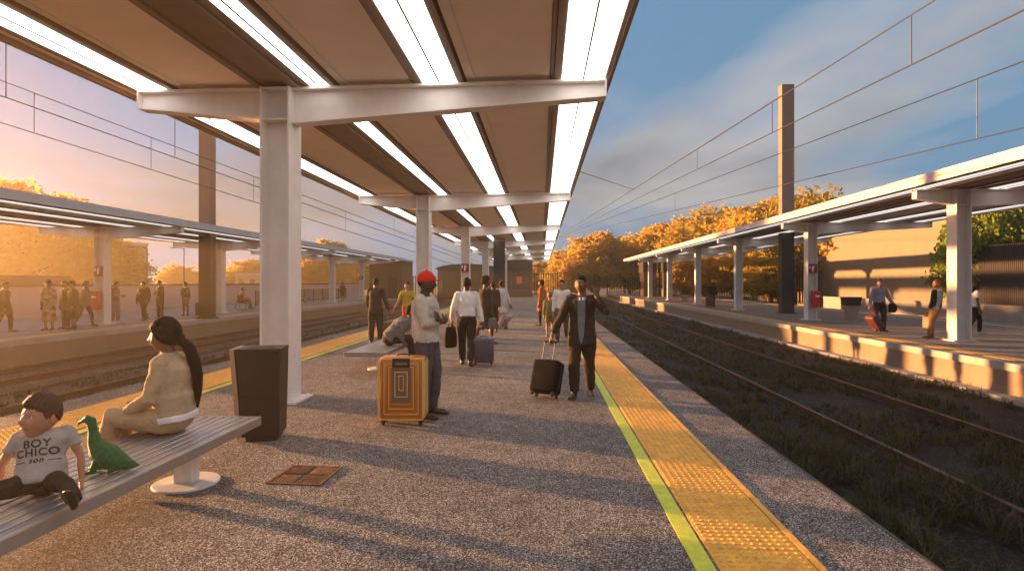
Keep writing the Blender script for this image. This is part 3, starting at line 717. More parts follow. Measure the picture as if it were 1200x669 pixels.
# ------------------------------------------------------------------ PEOPLE
X_, Y_, Z_ = Vector((1, 0, 0)), Vector((0, 1, 0)), Vector((0, 0, 1))
_tmp = []
TEX = bpy.data.textures.new('folds', 'CLOUDS'); TEX.noise_scale = 0.085; TEX.noise_depth = 3
def fuse(mb, name, mat, voxel, smooth=4, fold=0.0):
    """melt overlapping lofts into one continuous surface"""
    me = mb.mesh('tmp', [mat]); o = bpy.data.objects.new('tmp', me); COL.objects.link(o)
    m = o.modifiers.new('r', 'REMESH'); m.mode = 'VOXEL'; m.voxel_size = voxel; m.use_smooth_shade = True
    s = o.modifiers.new('s', 'SMOOTH'); s.iterations = smooth; s.factor = 0.6
    if fold:
        d = o.modifiers.new('d', 'DISPLACE'); d.texture = TEX; d.strength = fold * 1.5; d.mid_level = 0.5; d.texture_coords = 'LOCAL'
    dg = bpy.context.evaluated_depsgraph_get(); ev = o.evaluated_get(dg)
    out = bpy.data.meshes.new_from_object(ev, depsgraph=dg); out.name = name
    bpy.data.objects.remove(o); bpy.data.meshes.remove(me)
    out.materials.clear(); out.materials.append(mat)
    out.polygons.foreach_set('use_smooth', [True] * len(out.polygons))
    return out
def mesh_add(me, mb, mats):
    """append builder geometry to a mesh -> same object"""
    vs = [tuple(v.co) for v in me.vertices]; fs = [tuple(p.vertices) for p in me.polygons]; ms = [0] * len(fs); o = len(vs)
    n = bpy.data.meshes.new(me.name); n.from_pydata(vs + mb.v, [], fs + [tuple(i + o for i in f) for f in mb.f])
    for m in mats: n.materials.append(m)
    n.polygons.foreach_set('material_index', ms + mb.m); n.polygons.foreach_set('use_smooth', [True] * len(n.polygons)); n.update()
    bpy.data.meshes.remove(me); return n

def skin(name, c): return pmat(name, c, 0.5, var=0.06, scale=14, spec=0.35)
SK = {'dark': skin('skin_dark', (0.085, 0.040, 0.024)), 'brown': skin('skin_brown', (0.19, 0.095, 0.055)), 'fair': skin('skin_fair', (0.40, 0.19, 0.115)), 'tan': skin('skin_tan', (0.34, 0.18, 0.11))}
M_hairb = pmat('hair_black', (0.007, 0.005, 0.005), 0.75, spec=.2, var=.3, scale=60, bump=.5, bscale=120)
M_hairbr = pmat('hair_brown', (0.055, 0.022, 0.011), 0.6, spec=.3, var=.3, scale=60, bump=.5, bscale=120)
M_hairred = pmat('hair_red', (0.20, 0.05, 0.02), 0.55, var=.3, scale=60)
M_eyew = pmat('eye_white', (0.7, 0.68, 0.65), 0.3); M_eyed = pmat('eye_dark', (0.02, 0.012, 0.01), 0.2)
def cloth(name, c, var=.12, rough=.85, **k): return pmat(name, c, rough, var=var, scale=5, bump=.35, bscale=90, spec=.2, **k)

def ss(a, b, x):
    t = max(0.0, min(1.0, (x - a) / (b - a))); return t * t * (3 - 2 * t)
def head_pt(d, face=True):
    x, y, z = d
    px, py, pz = x * .078, y * .098, z * .118
    if z < 0:
        k = -z; px *= 1 - .30 * k * k; py = py * (1 - .10 * k) + (.018 * k if y > 0 else .030 * k)
    else: py -= .006 * z
    if y < 0: py *= 1.04
    if face and y > .2:
        def gb(cx, cz, sx, sz): return math.exp(-((x - cx) / sx) ** 2 - ((z - cz) / sz) ** 2)
        py += .024 * gb(0, -.22, .12, .16) + .010 * gb(0, -.02, .09, .2)
        py += .007 * (gb(.3, .17, .2, .07) + gb(-.3, .17, .2, .07))
        py -= .011 * (gb(.36, .0, .17, .11) + gb(-.36, .0, .17, .11))
        py += .006 * (gb(.5, -.3, .2, .2) + gb(-.5, -.3, .2, .2))
        py += .006 * gb(0, -.50, .22, .035) + .007 * gb(0, -.585, .19, .04) - .005 * gb(0, -.545, .26, .018)
        py -= .003 * gb(0, -.68, .2, .05); py += .010 * gb(0, -.86, .28, .12)
    return Vector((px, py, pz))
def sphere_dirs(n):
    return [[Vector((math.sin(math.pi * k / n) * math.cos(2 * math.pi * i / (2 * n)), math.sin(math.pi * k / n) * math.sin(2 * math.pi * i / (2 * n)), -math.cos(math.pi * k / n))) for i in range(2 * n)] for k in [.05] + list(range(1, n)) + [n - .05]]
def add_head(mb, T, s, n):
    mb.rings([[T @ (head_pt(d) * s) for d in r] for r in sphere_dirs(n)])
    for sx in (-1, 1):
        c = Vector((sx * .076, -.008, -.008)) * s
        Rm = Matrix.Rotation(sx * R(-22), 3, 'Z')
        rs = [[T @ (c + Rm @ (Vector((sx * .010 * dd.x, .020 * dd.y, .033 * dd.z)) * s)) for dd in r] for r in sphere_dirs(max(6, n // 4))]
        mb.rings(rs)
        e = Vector((sx * .0275, .0755, .0015)) * s
        mb.rings([[T @ (e + d * .0108 * s) for d in r] for r in sphere_dirs(8)], 1)
        mb.rings([[T @ (e + Vector((0, .0060, 0)) * s + d * .0060 * s) for d in r] for r in sphere_dirs(6)], 2)
        # brow
        mb.tube([T @ (Vector((sx * .012, .0905, .022)) * s), T @ (Vector((sx * .030, .0865, .027)) * s), T @ (Vector((sx * .045, .072, .022)) * s)], [.0028 * s, .0034 * s, .002 * s], 5, 2)
    mb.tube([T @ (Vector((-.022, .0905, -.0600)) * s), T @ (Vector((0, .0985, -.0615)) * s), T @ (Vector((.022, .0905, -.0600)) * s)], [.0022 * s, .0045 * s, .0022 * s], 6, 3)
def hair_mesh(T, s, n, style, jit=.0):
    mb = MB(); rn = random.Random(4)
    def f(d):
        t = .03 + .55 * d.y
        if style in ('bob', 'long', 'bun', 'pony'): t = -.35 + .95 * max(0, d.y) ** 1.0 - .3 * max(0, -d.y)
        if style == 'boy': t = .08 + .40 * d.y + .06 * d.x + noise.noise(d * 9) * .10 - .25 * max(0, 1 - abs(abs(d.x) - .95) * 8) * (1 if d.y > -.1 else 0)
        if style == 'bald': t = .75
        k = ss(t - .05, t + .09, d.z)
        vol = {'short': .06, 'boy': .13, 'bob': .20, 'long': .15, 'bun': .13, 'pony': .26, 'afro': .30, 'crop': .045, 'bald': .01}.get(style, .06)
        top = vol * (1 + .45 * max(0, d.z) + (1.9 * max(0, d.y) * max(0, d.z) - .55 * abs(d.x) * (1 - max(0, d.z)) if style == 'boy' else 0))
        w = noise.noise(d * 7) * .03 + noise.noise(Vector((d.x * 34, d.y * 9, d.z * 9))) * .022 + noise.noise(Vector((d.x * 60, d.y * 20, d.z * 20))) * .012
        return head_pt(d, False) * s * (.90 + k * (.10 + top + w))
    mb.rings([[T @ f(d) for d in r] for r in sphere_dirs(n)])
    if style in ('long',):
        mb.tube([T @ (Vector(p) * s) for p in ((0, -.085, .02), (0, -.11, -.10), (0, -.115, -.22))], [.075 * s, .08 * s, .05 * s], 12, flat=.5, ref=T.to_3x3() @ Y_)
    if style == 'bun': mb.ball(T @ (Vector((0, -.115, .075)) * s), .048 * s, n=8)
    if style == 'pony':
        mb.ball(T @ (Vector((0, -.10, -.02)) * s), .048 * s, n=8)
    return mb

def person(loc, facing, H, label, pose=None, top=None, legs=None, sk='brown', hair=('short', None), shoes=None, vox=.014, hn=24, seat=None, female=False, extra=None, hk=1.0, group=None, name='person', wide=1.0):
    """facing = angle of the body's front, degrees, 0 = away from the camera (+Y), 90 = left (-X), -90 = right, 180 = to the camera"""
    pose = pose or {}; S = H
    root = empty(name, loc, label, 'person', R(facing), group)
    lean, side, tw = R(pose.get('lean', 2)), R(pose.get('side', 0)), R(pose.get('twist', 0))
    Rt = Matrix.Rotation(side, 3, 'Y') @ Matrix.Rotation(-lean, 3, 'X')
    up = Rt @ Z_; fw = Rt @ Matrix.Rotation(tw, 3, 'Z') @ Y_; rt = Rt @ Matrix.Rotation(tw, 3, 'Z') @ X_
    thigh, shin, ank = .245 * S, .235 * S, .042 * S
    lg = pose.get('legs', {'L': ((-.03, .0, -1), (-.0, -.02, -1)), 'R': ((.03, .03, -1), (0, -.04, -1))})
    hip0 = Vector((0, 0, 0)); J = {}
    for s_, k in ((-1, 'L'), (1, 'R')):
        h = Vector((s_ * .052 * S * (1.05 if female else 1), 0, 0)); a = h + Vector(lg[k][0]).normalized() * thigh; b = a + Vector(lg[k][1]).normalized() * shin
        J[k + 'h'], J[k + 'k'], J[k + 'a'] = h, a, b
    fd = {k: (Vector(lg[k][2]).normalized() if len(lg[k]) > 2 else Vector(((-1 if k == 'L' else 1) * .18, 1, 0)).normalized()) for k in 'LR'}
    low = min(min(J[k + 'a'].z - ank, (J[k + 'a'] + fd[k] * .1 * S).z - .02 * S) for k in 'LR')
    hz = seat + .065 * S if seat is not None else -low
    off = Vector((0, 0, hz))
    for k in J: J[k] = J[k] + off
    pel = off.copy()
    shw = (.084 if female else .098) * S * wide
    spine = lambda t: pel + up * t * S + fw * (-.012 * S * math.sin(min(1, t / .3) * math.pi))
    neck = spine(.305)
    arms = pose.get('arms', {})
    dflt = {'L': ((-.16, .02, -1), (-.05, .18, -1)), 'R': ((.16, .02, -1), (.05, .18, -1))}
    def bv(v): v = Vector(v).normalized(); return rt * v.x + fw * v.y + up * v.z
    for s_, k in ((-1, 'L'), (1, 'R')):
        sh = spine(.280) + rt * s_ * shw + up * (.004 * S) * s_ * pose.get('shrug', 0)
        a = arms.get(k, dflt[k]); e = sh + bv(a[0]) * .172 * S; w = e + bv(a[1]) * .150 * S
        J[k + 's'], J[k + 'e'], J[k + 'w'] = sh, e, w
        J[k + 'f'] = bv(a[2]) if len(a) > 2 else bv(a[1]); J[k + 'n'] = bv(a[3]) if len(a) > 3 else None
    hy, hp = R(pose.get('hyaw', 0)), R(pose.get('hpitch', 0))
    Rh = Matrix.Rotation(hy, 3, 'Z') @ Matrix.Rotation(-hp, 3, 'X') @ Matrix.Rotation(R(pose.get('hroll', 0)), 3, 'Y')
    base = Matrix((rt, fw, up)).transposed()
    blend = base if pose.get('hbody') else Matrix.Rotation(tw, 3, 'Z')
    Rhead = blend @ Rh
    hs = S / 1.78 * hk
    hs = hs * 1.07
    hc = neck + up * .022 * S + Rhead @ Vector((0, .012 * S, .066 * S * hk)) + up * pose.get('hoff', (0, 0))[0] + fw * pose.get('hoff', (0, 0))[1]
    T = Matrix.Translation(hc) @ Rhead.to_4x4()
    # ---- body : one continuous surface
    mb = MB(); fw_l = lambda t: spine(t)
    tt = [-.05, -.02, .02, .06, .11, .17, .23, .27, .295]; wa = [.06, .085, .092, .086, .074, .084, .094, .092, .055]; wb = [.045, .06, .064, .058, .052, .060, .062, .052, .036]
    if female: wa = [.06, .09, .098, .086, .066, .074, .084, .080, .048]; wb = [.045, .064, .068, .056, .048, .058, .066, .050, .034]
    wa = [w * wide for w in wa]; wb = [w * (1 + (wide - 1) * 1.4) for w in wb]
    mb.loft([spine(t) for t in tt], rt, fw, [w * S for w in wa], [w * S for w in wb], 20)
    mb.tube([spine(.28), neck + up * .02 * S, hc - Rhead @ Vector((0, .012, .055)) * hs], [.040 * S, .033 * S, .032 * S], 12)
    for k in 'LR':
        mb.tube([J[k + 's'], J[k + 's'].lerp(J[k + 'e'], .5), J[k + 'e'], J[k + 'e'].lerp(J[k + 'w'], .35), J[k + 'w']], [.031 * S, .028 * S, .022 * S, .0235 * S, .0150 * S], 10)
        mb.tube([J[k + 'h'], J[k + 'h'].lerp(J[k + 'k'], .45), J[k + 'k'], J[k + 'k'].lerp(J[k + 'a'], .35), J[k + 'a'] + Vector((0, 0, .0))], [.050 * S, .045 * S, .031 * S, .033 * S, .019 * S], 12)
        mb.tube([J[k + 'a'], J[k + 'a'] - Vector((0, 0, ank * .45)), J[k + 'a'] - Vector((0, 0, ank * .5)) + fd[k] * .09 * S], [.018 * S, .022 * S, .016 * S], 8)
    me = fuse(mb, 'body', SK[sk], vox * .9, 3)
    ex = MB(); add_head(ex, T, hs, hn)
    for s_, k in ((-1, 'L'), (1, 'R')):                       # palm, four fingers, thumb from the palm's side
        w, d = J[k + 'w'], J[k + 'f']; fore = (J[k + 'w'] - J[k + 'e']).normalized()
        nrm = J[k + 'n'] if J[k + 'n'] is not None else (rt * -s_ + d * 0)
        nrm = (nrm - d * nrm.dot(d)).normalized(); sd = d.cross(nrm).normalized()     # palm faces nrm
        if (sd.dot(fw) < 0) : sd = -sd                       # thumb side forward
        hu = .1 * S * (1.12 if hn > 20 else 1.0)
        ex.tube([w - d * hu * .05, w + d * hu * .22, w + d * hu * .50], [hu * .15, hu * .25, hu * .235], 10, flat=.42, ref=nrm)
        cu = pose.get('curl', 35 if k not in pose.get('grip', '') else 80)
        if k in pose.get('grip', ''): cu = 82
        for i, ln in enumerate((.40, .45, .42, .32)):
            p = w + d * hu * .50 + sd * hu * (.18 - .12 * i); dd = d.copy(); pts = [p - d * hu * .08]; ax = sd
            sg = 1 if (Matrix.Rotation(.3, 3, ax) @ d).dot(nrm) > 0 else -1
            for q in (.45, .33, .22):
                pts.append(pts[-1] + dd * hu * ln * q * (1.25 if q == .45 else 1)); dd = Matrix.Rotation(sg * R(cu) * .75, 3, ax) @ dd
            ex.tube(pts, [hu * .052, hu * .050, hu * .046, hu * .038], 6)
        p = w + d * hu * .16 + sd * hu * .18; dd = (d * .62 + sd * .62 + nrm * .35).normalized(); p2 = p + dd * hu * .24; d3 = (d * .85 + sd * .1 + nrm * (.35 + cu / 120)).normalized()
        ex.tube([p - dd * hu * .06, p2, p2 + d3 * hu * .22], [hu * .075, hu * .058, hu * .044], 6)
    me = mesh_add(me, ex, [SK[sk], M_eyew, M_eyed, pmat('lips_' + sk, tuple(c * f for c, f in zip(SK[sk].node_tree.nodes['Principled BSDF'].inputs['Base Color'].default_value[:3], (1.0, .6, .6))), .45)])
    bo = bpy.data.objects.new('body', me); COL.objects.link(bo); bo.parent = root
    def part(nm, me_): o = bpy.data.objects.new(nm, me_); COL.objects.link(o); o.parent = root; return o
    parts = {'root': root, 'J': J, 'T': T, 'hs': hs, 'spine': spine, 'rt': rt, 'fw': fw, 'up': up, 'S': S, 'neck': neck, 'part': part, 'wa': wa, 'wb': wb}
    # ---- hair
    if hair[0] not in ('none',):
        part('hair', hair_mesh(T, hs, max(14, hn), hair[0]).mesh('hair', [hair[1] or M_hairb], True))
    # ---- shoes
    if shoes is not False:
        ms = shoes or M_shoe
        for k in 'LR':
            mb = MB(); a = J[k + 'a']; f_ = fd[k]; u_ = (Z_ - f_ * Z_.dot(f_)).normalized(); q = f_.cross(u_).normalized()
            cs, aa, bb = [], [], []
            for t, w_, h_ in ((-.040, .010, .020), (-.034, .019, .036), (-.01, .022, .046), (.03, .024, .040), (.06, .028, .030), (.09, .029, .024), (.110, .024, .020), (.122, .010, .012)):
                h_ *= 1.05; cs.append(a + f_ * t * S - u_ * (ank - h_ * S * .5)); aa.append(w_ * S); bb.append(h_ * S * .5)
            mb.loft(cs, q, u_, aa, bb, 14)
            mb.tube([a - u_ * .012 * S, a + (J[k + 'k'] - a).normalized() * .018 * S], [.026 * S, .0245 * S], 12)
            part('shoe', fuse(mb, 'shoe', ms, max(.006, vox * .6), 2))
    # ---- clothes
    def trousers(mat, slim=1.0, shorts=False, fold=.012):
        mb = MB(); i_ = .009 * S
        mb.loft([spine(t) for t in (-.06, -.035, .0, .04, .085)], rt, fw, [(w * S * wide + i_) for w in (.055, .086, .096, .091, .080)], [(w * S * wide + i_) for w in (.045, .062, .068, .062, .053)], 20)
        for k in 'LR':
            h, kn, an = J[k + 'h'], J[k + 'k'], J[k + 'a'] + (J[k + 'k'] - J[k + 'a']).normalized() * .0
            if shorts: mb.tube([h, h.lerp(kn, .5), h.lerp(kn, .72)], [.058 * S, .055 * S, .052 * S], 14)
            else:
                e = an.lerp(kn, .03)
                mb.tube([h, h.lerp(kn, .45), kn, kn.lerp(an, .4), an.lerp(kn, .15), e], [r_ * S * slim for r_ in (.057, .052, .041, .039, .034, .033)], 14, rnd=False)
        return part('trousers', fuse(mb, 'trousers', mat, vox, 3, fold))
    def topwear(nm, mat, hem=-.02, infl=.010, sleeve=1.0, fold=.012, open_=0, flare=0.0, collar=False, thick=1.0, neckt=.296):
        mb = MB(); i_ = infl * S; ts, A_, B_ = [], [], []
        t = hem
        import bisect
        def prof(t):
            for j in range(len(tt) - 1):
                if t <= tt[j + 1]: 
                    q = max(0, min(1, (t - tt[j]) / (tt[j + 1] - tt[j]))); return wa[j] + (wa[j + 1] - wa[j]) * q, wb[j] + (wb[j + 1] - wb[j]) * q
            return wa[-1], wb[-1]
        m_ = 14
        for j in range(m_ + 1):
            t = hem + (neckt - hem) * j / m_; a_, b_ = prof(max(t, 0.0)); 
            if t < .12: a_ = max(a_, prof(.02)[0] * .94); b_ = max(b_, prof(.02)[1] * .94)
            elif t < .2: a_ = max(a_, .080 * wide); b_ = max(b_, .056 * wide)
            fl = flare * max(0, (.1 - t)) if t < .1 else 0
            ts.append(spine(t)); A_.append((a_ + fl) * S * thick + i_); B_.append((b_ + fl) * S * thick + i_)
        mb.loft(ts, rt, fw, A_, B_, 24)
        if collar: mb.tube([spine(.285), spine(.318)], [.046 * S, .040 * S], 14, rnd=False)
        if sleeve > 0:
            for k in 'LR':
                s_, e, w = J[k + 's'], J[k + 'e'], J[k + 'w']
                mb.tube([spine(.268).lerp(s_, .5), spine(.268).lerp(s_, .97)], [.036 * S, .037 * S * thick], 12)
                if sleeve <= .5: mb.tube([s_, s_.lerp(e, .4), s_.lerp(e, sleeve * 2)], [.038 * S, .039 * S, .038 * S], 12, rnd=False)
                else:
                    q = min(1, (sleeve - .5) * 2); mb.tube([s_, s_.lerp(e, .5), e, e.lerp(w, .45 * q), e.lerp(w, q * .97)], [r_ * S * thick for r_ in (.0365, .0365, .0325, .031, .0265)], 12, rnd=False)
        return part(nm, fuse(mb, nm, mat, vox, 3, fold))
    def skirt(nm, mat, t0=.08, drop=.27, w0=.0, w1=.03, fold=.014):
        mb = MB(); mid = lambda f: (J['Lh'].lerp(J['Lk'], f) + J['Rh'].lerp(J['Rk'], f)) / 2
        cs = [spine(t0), spine(.03), mid(.05)] + [mid(.05 + (drop / .245 - .05) * q) if drop <= .25 else mid(min(1, q * drop / .245)) + (Vector((0, 0, -1)) * max(0, q * drop - .245) * S) for q in (.33, .66, 1.0)]
        sp = [abs((J['Lh'].lerp(J['Lk'], q) - J['Rh'].lerp(J['Rk'], q)).y) * .5 for q in (.33, .66, 1)]
        A_ = [.078, .095, .10] + [.098 + w1 * q for q in (.33, .66, 1)]; B_ = [.055, .068, .072] + [.070 + w1 * q + d_ / S * .8 for q, d_ in zip((.33, .66, 1), sp)]
        mb.loft(cs, rt, fw, [a_ * S + .008 * S for a_ in A_], [b_ * S + .008 * S for b_ in B_], 24)
        return part(nm, fuse(mb, nm, mat, vox, 3, fold))
    if legs:
        kind, mat = legs[0], legs[1]
        if kind == 'trousers': trousers(mat, *(legs[2:] or ()))
        elif kind == 'shorts': trousers(mat, 1.0, True)
        elif kind == 'skirt': skirt('skirt', mat, **(legs[2] if len(legs) > 2 else {}))
    for t_ in (top or []):
        topwear(t_[0], t_[1], **(t_[2] if len(t_) > 2 else {}))
    if extra: extra(parts)
    return parts
M_shoe = pmat('dark_leather_shoe', (0.03, 0.018, 0.014), 0.45)
M_shoew = pmat('white_shoe', (0.6, 0.58, 0.55), 0.55)
M_shoebr = pmat('brown_shoe', (0.12, 0.055, 0.03), 0.5)

# cloths
c_teeg = cloth('grey_tee', (0.36, 0.32, 0.30)); c_dark = cloth('black_cloth', (0.022, 0.018, 0.018)); c_dbrown = cloth('dark_brown_cloth', (0.05, 0.032, 0.024))
c_beige = cloth('beige_cotton', (0.44, 0.32, 0.20)); c_beige2 = cloth('camel_cotton', (0.42, 0.30, 0.19))
c_cream = cloth('cream_knit', (0.55, 0.48, 0.40)); c_jeans = cloth('grey_denim', (0.085, 0.080, 0.090), .3)
c_white = cloth('white_shirt_cloth', (0.75, 0.70, 0.68)); c_suit = cloth('dark_suit_cloth', (0.045, 0.032, 0.026)); c_vest = cloth('blue_grey_knit', (0.17, 0.17, 0.19))
c_grey = cloth('grey_wool', (0.16, 0.14, 0.14)); c_coat = cloth('pale_coat_cloth', (0.50, 0.46, 0.44)); c_yellow = cloth('yellow_cloth', (0.50, 0.38, 0.04)); c_redc = cloth('red_cloth', (0.55, 0.03, 0.02))
c_orange = cloth('rust_orange_cloth', (0.36, 0.10, 0.03)); c_olive = cloth('olive_cloth', (0.20, 0.15, 0.06)); c_lav = cloth('lavender_shirt', (0.30, 0.28, 0.36)); c_purple = cloth('plum_cloth', (0.12, 0.06, 0.10))
c_pattern = cloth('patterned_dress', (0.30, 0.20, 0.12), .7); c_blueg = cloth('pale_blue_sleeve', (0.36, 0.38, 0.40))
STAND = {}
WALK = {'L': ((-.02, .36, -1), (0, -.02, -1)), 'R': ((.02, -.22, -1), (0, -.55, -1), (.1, 1, -.45))}
WALK2 = {'R': ((.02, .34, -1), (0, -.02, -1)), 'L': ((-.02, -.20, -1), (0, -.52, -1), (-.1, 1, -.4))}


def decal(P, target, name, mat, rows, off=.004, back=False, ns=8, pt=None, parent=None):
    """a thin cloth piece laid on the garment: rows of (height up the spine, left edge, right edge) in body heights"""
    S = P['S']; tg = [c for c in kids(P['root']) if c.name.split('.')[0] == target][0]
    bv = BVHTree.FromPolygons([v.co for v in tg.data.vertices], [p.vertices for p in tg.data.polygons])
    n = -1 if back else 1; fwd = P['fw'] * n; top_, bot = [], []
    fine = []
    for (t0, a0, b0), (t1, a1, b1) in zip(rows[:-1], rows[1:]):
        k = max(1, int(abs(t1 - t0) / .02))
        for q in range(k): f = q / k; fine.append((t0 + (t1 - t0) * f, a0 + (a1 - a0) * f, b0 + (b1 - b0) * f))
    fine.append(rows[-1])
    grid = []
    for t, a, b in fine:
        row = []
        for i in range(ns + 1):
            x = a + (b - a) * i / ns; o = P['spine'](t) + P['rt'] * x * S
            h = bv.ray_cast(o + fwd * .6, -fwd)
            row.append(h[0] if h[0] is not None else o + fwd * .05 * S)
        grid.append(row)
    g = MB(); m_ = ns + 1
    for r_ in grid: g.v += [tuple(p + fwd * off) for p in r_]
    o2 = len(g.v)
    for r_ in grid: g.v += [tuple(p - fwd * .006) for p in r_]
    R_ = len(grid)
    for j in range(R_ - 1):
        for i in range(ns):
            a = j * m_ + i; g.f.append((a, a + 1, a + m_ + 1, a + m_)); g.m.append(0); g.f.append((o2 + a, o2 + a + m_, o2 + a + m_ + 1, o2 + a + 1)); g.m.append(0)
    for j in range(R_ - 1):
        for i in (0, ns): a = j * m_ + i; g.f.append((a, a + m_, o2 + a + m_, o2 + a)); g.m.append(0)
    for i in range(ns):
        for j in (0, R_ - 1): a = j * m_ + i; g.f.append((a, a + 1, o2 + a + 1, o2 + a)); g.m.append(0)
    return g.build(name, mat, parent or tg, True)
def suit_front(P, shirtm, open_=.0, tie=None, lap=None, btn=True):
    """open jacket: shirt front showing, lapels either side"""
    o = open_
    decal(P, 'jacket', 'shirt_front', shirtm, ([(-.075, -.004, .004), (-.02, -.020, .020)] if o else []) + [(.10, -.012 - o * .6, .012 + o * .6), (.2, -.020 - o * .5, .020 + o * .5), (.285, -.028, .028)], .004)
    for s_ in (-1, 1):
        decal(P, 'jacket', 'lapel', lap or M_lapel, [(.06, s_ * (.010 + o * .6), s_ * (.016 + o * .6)), (.2, s_ * (.019 + o * .5), s_ * (.058 + o * .5)), (.215, s_ * (.021 + o * .5), s_ * (.048 + o * .5)), (.29, s_ * .027, s_ * .046)], .009, ns=4)
    for s_ in (-1, 1): decal(P, 'jacket', 'collar', c_white, [(.272, s_ * .004, s_ * .03), (.292, s_ * .008, s_ * .034)], .011, ns=4)
    if tie: decal(P, 'jacket', 'tie', tie, [(.10, -.001, .001), (.12, -.010, .010), (.27, -.006, .006), (.29, -.009, .009)], .010, ns=2)
M_lapel = cloth('dark_lapel', (0.030, 0.021, 0.017))

# ---- 1 the boy on the bench
def boy_extra(P):
    S = P['S']
    shirt = [c for c in kids(P['root']) if c.name.startswith('shirt')][0]
    bv = BVHTree.FromPolygons([v.co for v in shirt.data.vertices], [p.vertices for p in shirt.data.polygons])
    ink = pmat('shirt_print', (0.035, 0.028, 0.03), .8)
    for txt, t, size, sh in (('BOY', .190, .062, 0), ('CHICO', .142, .058, 0), ('son', .104, .044, 1)):
        cu = bpy.data.curves.new('t', 'FONT'); cu.body = txt; cu.size = size; cu.align_x = 'CENTER'; cu.space_character = 1.12; cu.offset = .0013; cu.shear = .2 if sh else 0
        o = bpy.data.objects.new('t', cu); COL.objects.link(o); dg = bpy.context.evaluated_depsgraph_get()
        me = bpy.data.meshes.new_from_object(o.evaluated_get(dg)); bpy.data.objects.remove(o)
        b = bmesh.new(); b.from_mesh(me); bmesh.ops.triangulate(b, faces=b.faces); bmesh.ops.subdivide_edges(b, edges=b.edges, cuts=2)
        if sh:
            for x0 in (-.11, .05): bmesh.ops.create_grid(b, x_segments=4, y_segments=1, size=.5, matrix=Matrix.Translation((x0 + .03, .008, 0)) @ Matrix.Diagonal((.055, .005, 1, 1)))
        c = P['spine'](t)
        for v in b.verts:
            q = c + P['rt'] * -v.co.x + P['up'] * v.co.y + P['fw'] * .5
            h = bv.ray_cast(q, -P['fw'])
            v.co = (h[0] + P['fw'] * .0035) if h[0] else q - P['fw'] * .4
        b.to_mesh(me); b.free(); me.materials.clear(); me.materials.append(ink)
        o = bpy.data.objects.new('lettering', me); COL.objects.link(o); o.parent = shirt
    mb = MB(); mb.tube([P['neck'] + (P['rt'] * math.cos(a) * .042 + P['fw'] * (math.sin(a) * .04 + .004)) * S + P['up'] * (-.012 - .006 * math.sin(a)) * S for a in [2 * math.pi * i / 24 for i in range(25)]], .006, 6); mb.build('neckband', c_teeg, shirt, True)
person((-2.89, 3.15, 0), 206, .98, 'small boy in a printed grey T-shirt leaning back on the bench',
    pose={'lean': -20, 'side': 3, 'hyaw': -34, 'hpitch': -8, 'hoff': (-.065, .04), 'legs': {'L': ((-.50, .85, .10), (-.42, .90, -.10), (.05, .55, .80)), 'R': ((.66, .78, .02), (.35, .9, -.25), (.1, .8, .5))},
          'arms': {'L': ((-.40, -.22, -1), (-.06, -.05, -1), (-.1, .4, -.5)), 'R': ((.50, -.15, -1), (.10, -.15, -1), (.1, .4, -.5))}, 'curl': 12},
    top=[('shirt', c_teeg, dict(hem=-.01, infl=.016, sleeve=.30, fold=.012, thick=1.06))], legs=('trousers', c_dark, 1.12, False, .016), sk='fair', hair=('boy', M_hairbr), shoes=M_shoe, vox=.008, hn=48, seat=.44, hk=1.70, extra=boy_extra, wide=1.22)

# ---- 2 the woman with the ponytail
def woman_extra(P):
    T, hs = P['T'], P['hs']
    mb = MB(); pts = [T @ (Vector(p) * hs) for p in ((0, -.095, -.02), (.005, -.16, -.08), (.01, -.205, -.20), (.012, -.225, -.34), (.01, -.225, -.47), (.0, -.22, -.58))]
    rs = [.036, .050, .056, .050, .036, .012]; mb.tube(pts, [q * hs for q in rs], 16, flat=.85)
    P['part']('ponytail', fuse(mb, 'ponytail', M_hairb, .006, 2, .008))
    mb = MB(); mb.rings([[P['spine'](-.004 + .030 * q) + P['rt'] * math.cos(a) * (.124 * P['S']) + P['fw'] * (math.sin(a) * .094 - .006) * P['S'] for a in [2 * math.pi * i / 32 for i in range(32)]] for q in (0, 1)])
    P['part']('shirt_tail', fuse(mb, 'shirt_tail', c_white, .008, 2, .01))
person((-3.0, 4.52, 0), 100, 1.70, 'woman in beige with a long dark ponytail sitting on the bench',
    pose={'lean': 5, 'hyaw': 6, 'hpitch': 2, 'legs': {'L': ((-.02, .96, .10), (.30, .30, -.85), (.3, .8, -.3)), 'R': ((-.05, .96, -.06), (-.3, -.05, -1))},
          'arms': {'L': ((-.15, .30, -1), (.25, .80, -.35)), 'R': ((.18, .20, -1), (-.30, .85, -.30))}},
    top=[('jacket', c_beige, dict(hem=.01, infl=.014, sleeve=.97, fold=.022, collar=True, thick=1.02))], legs=('trousers', c_beige2, 1.16, False, .018), sk='brown', hair=('pony', M_hairb), shoes=M_shoebr, vox=.009, hn=32, seat=.435, female=True, extra=woman_extra, wide=1.08)

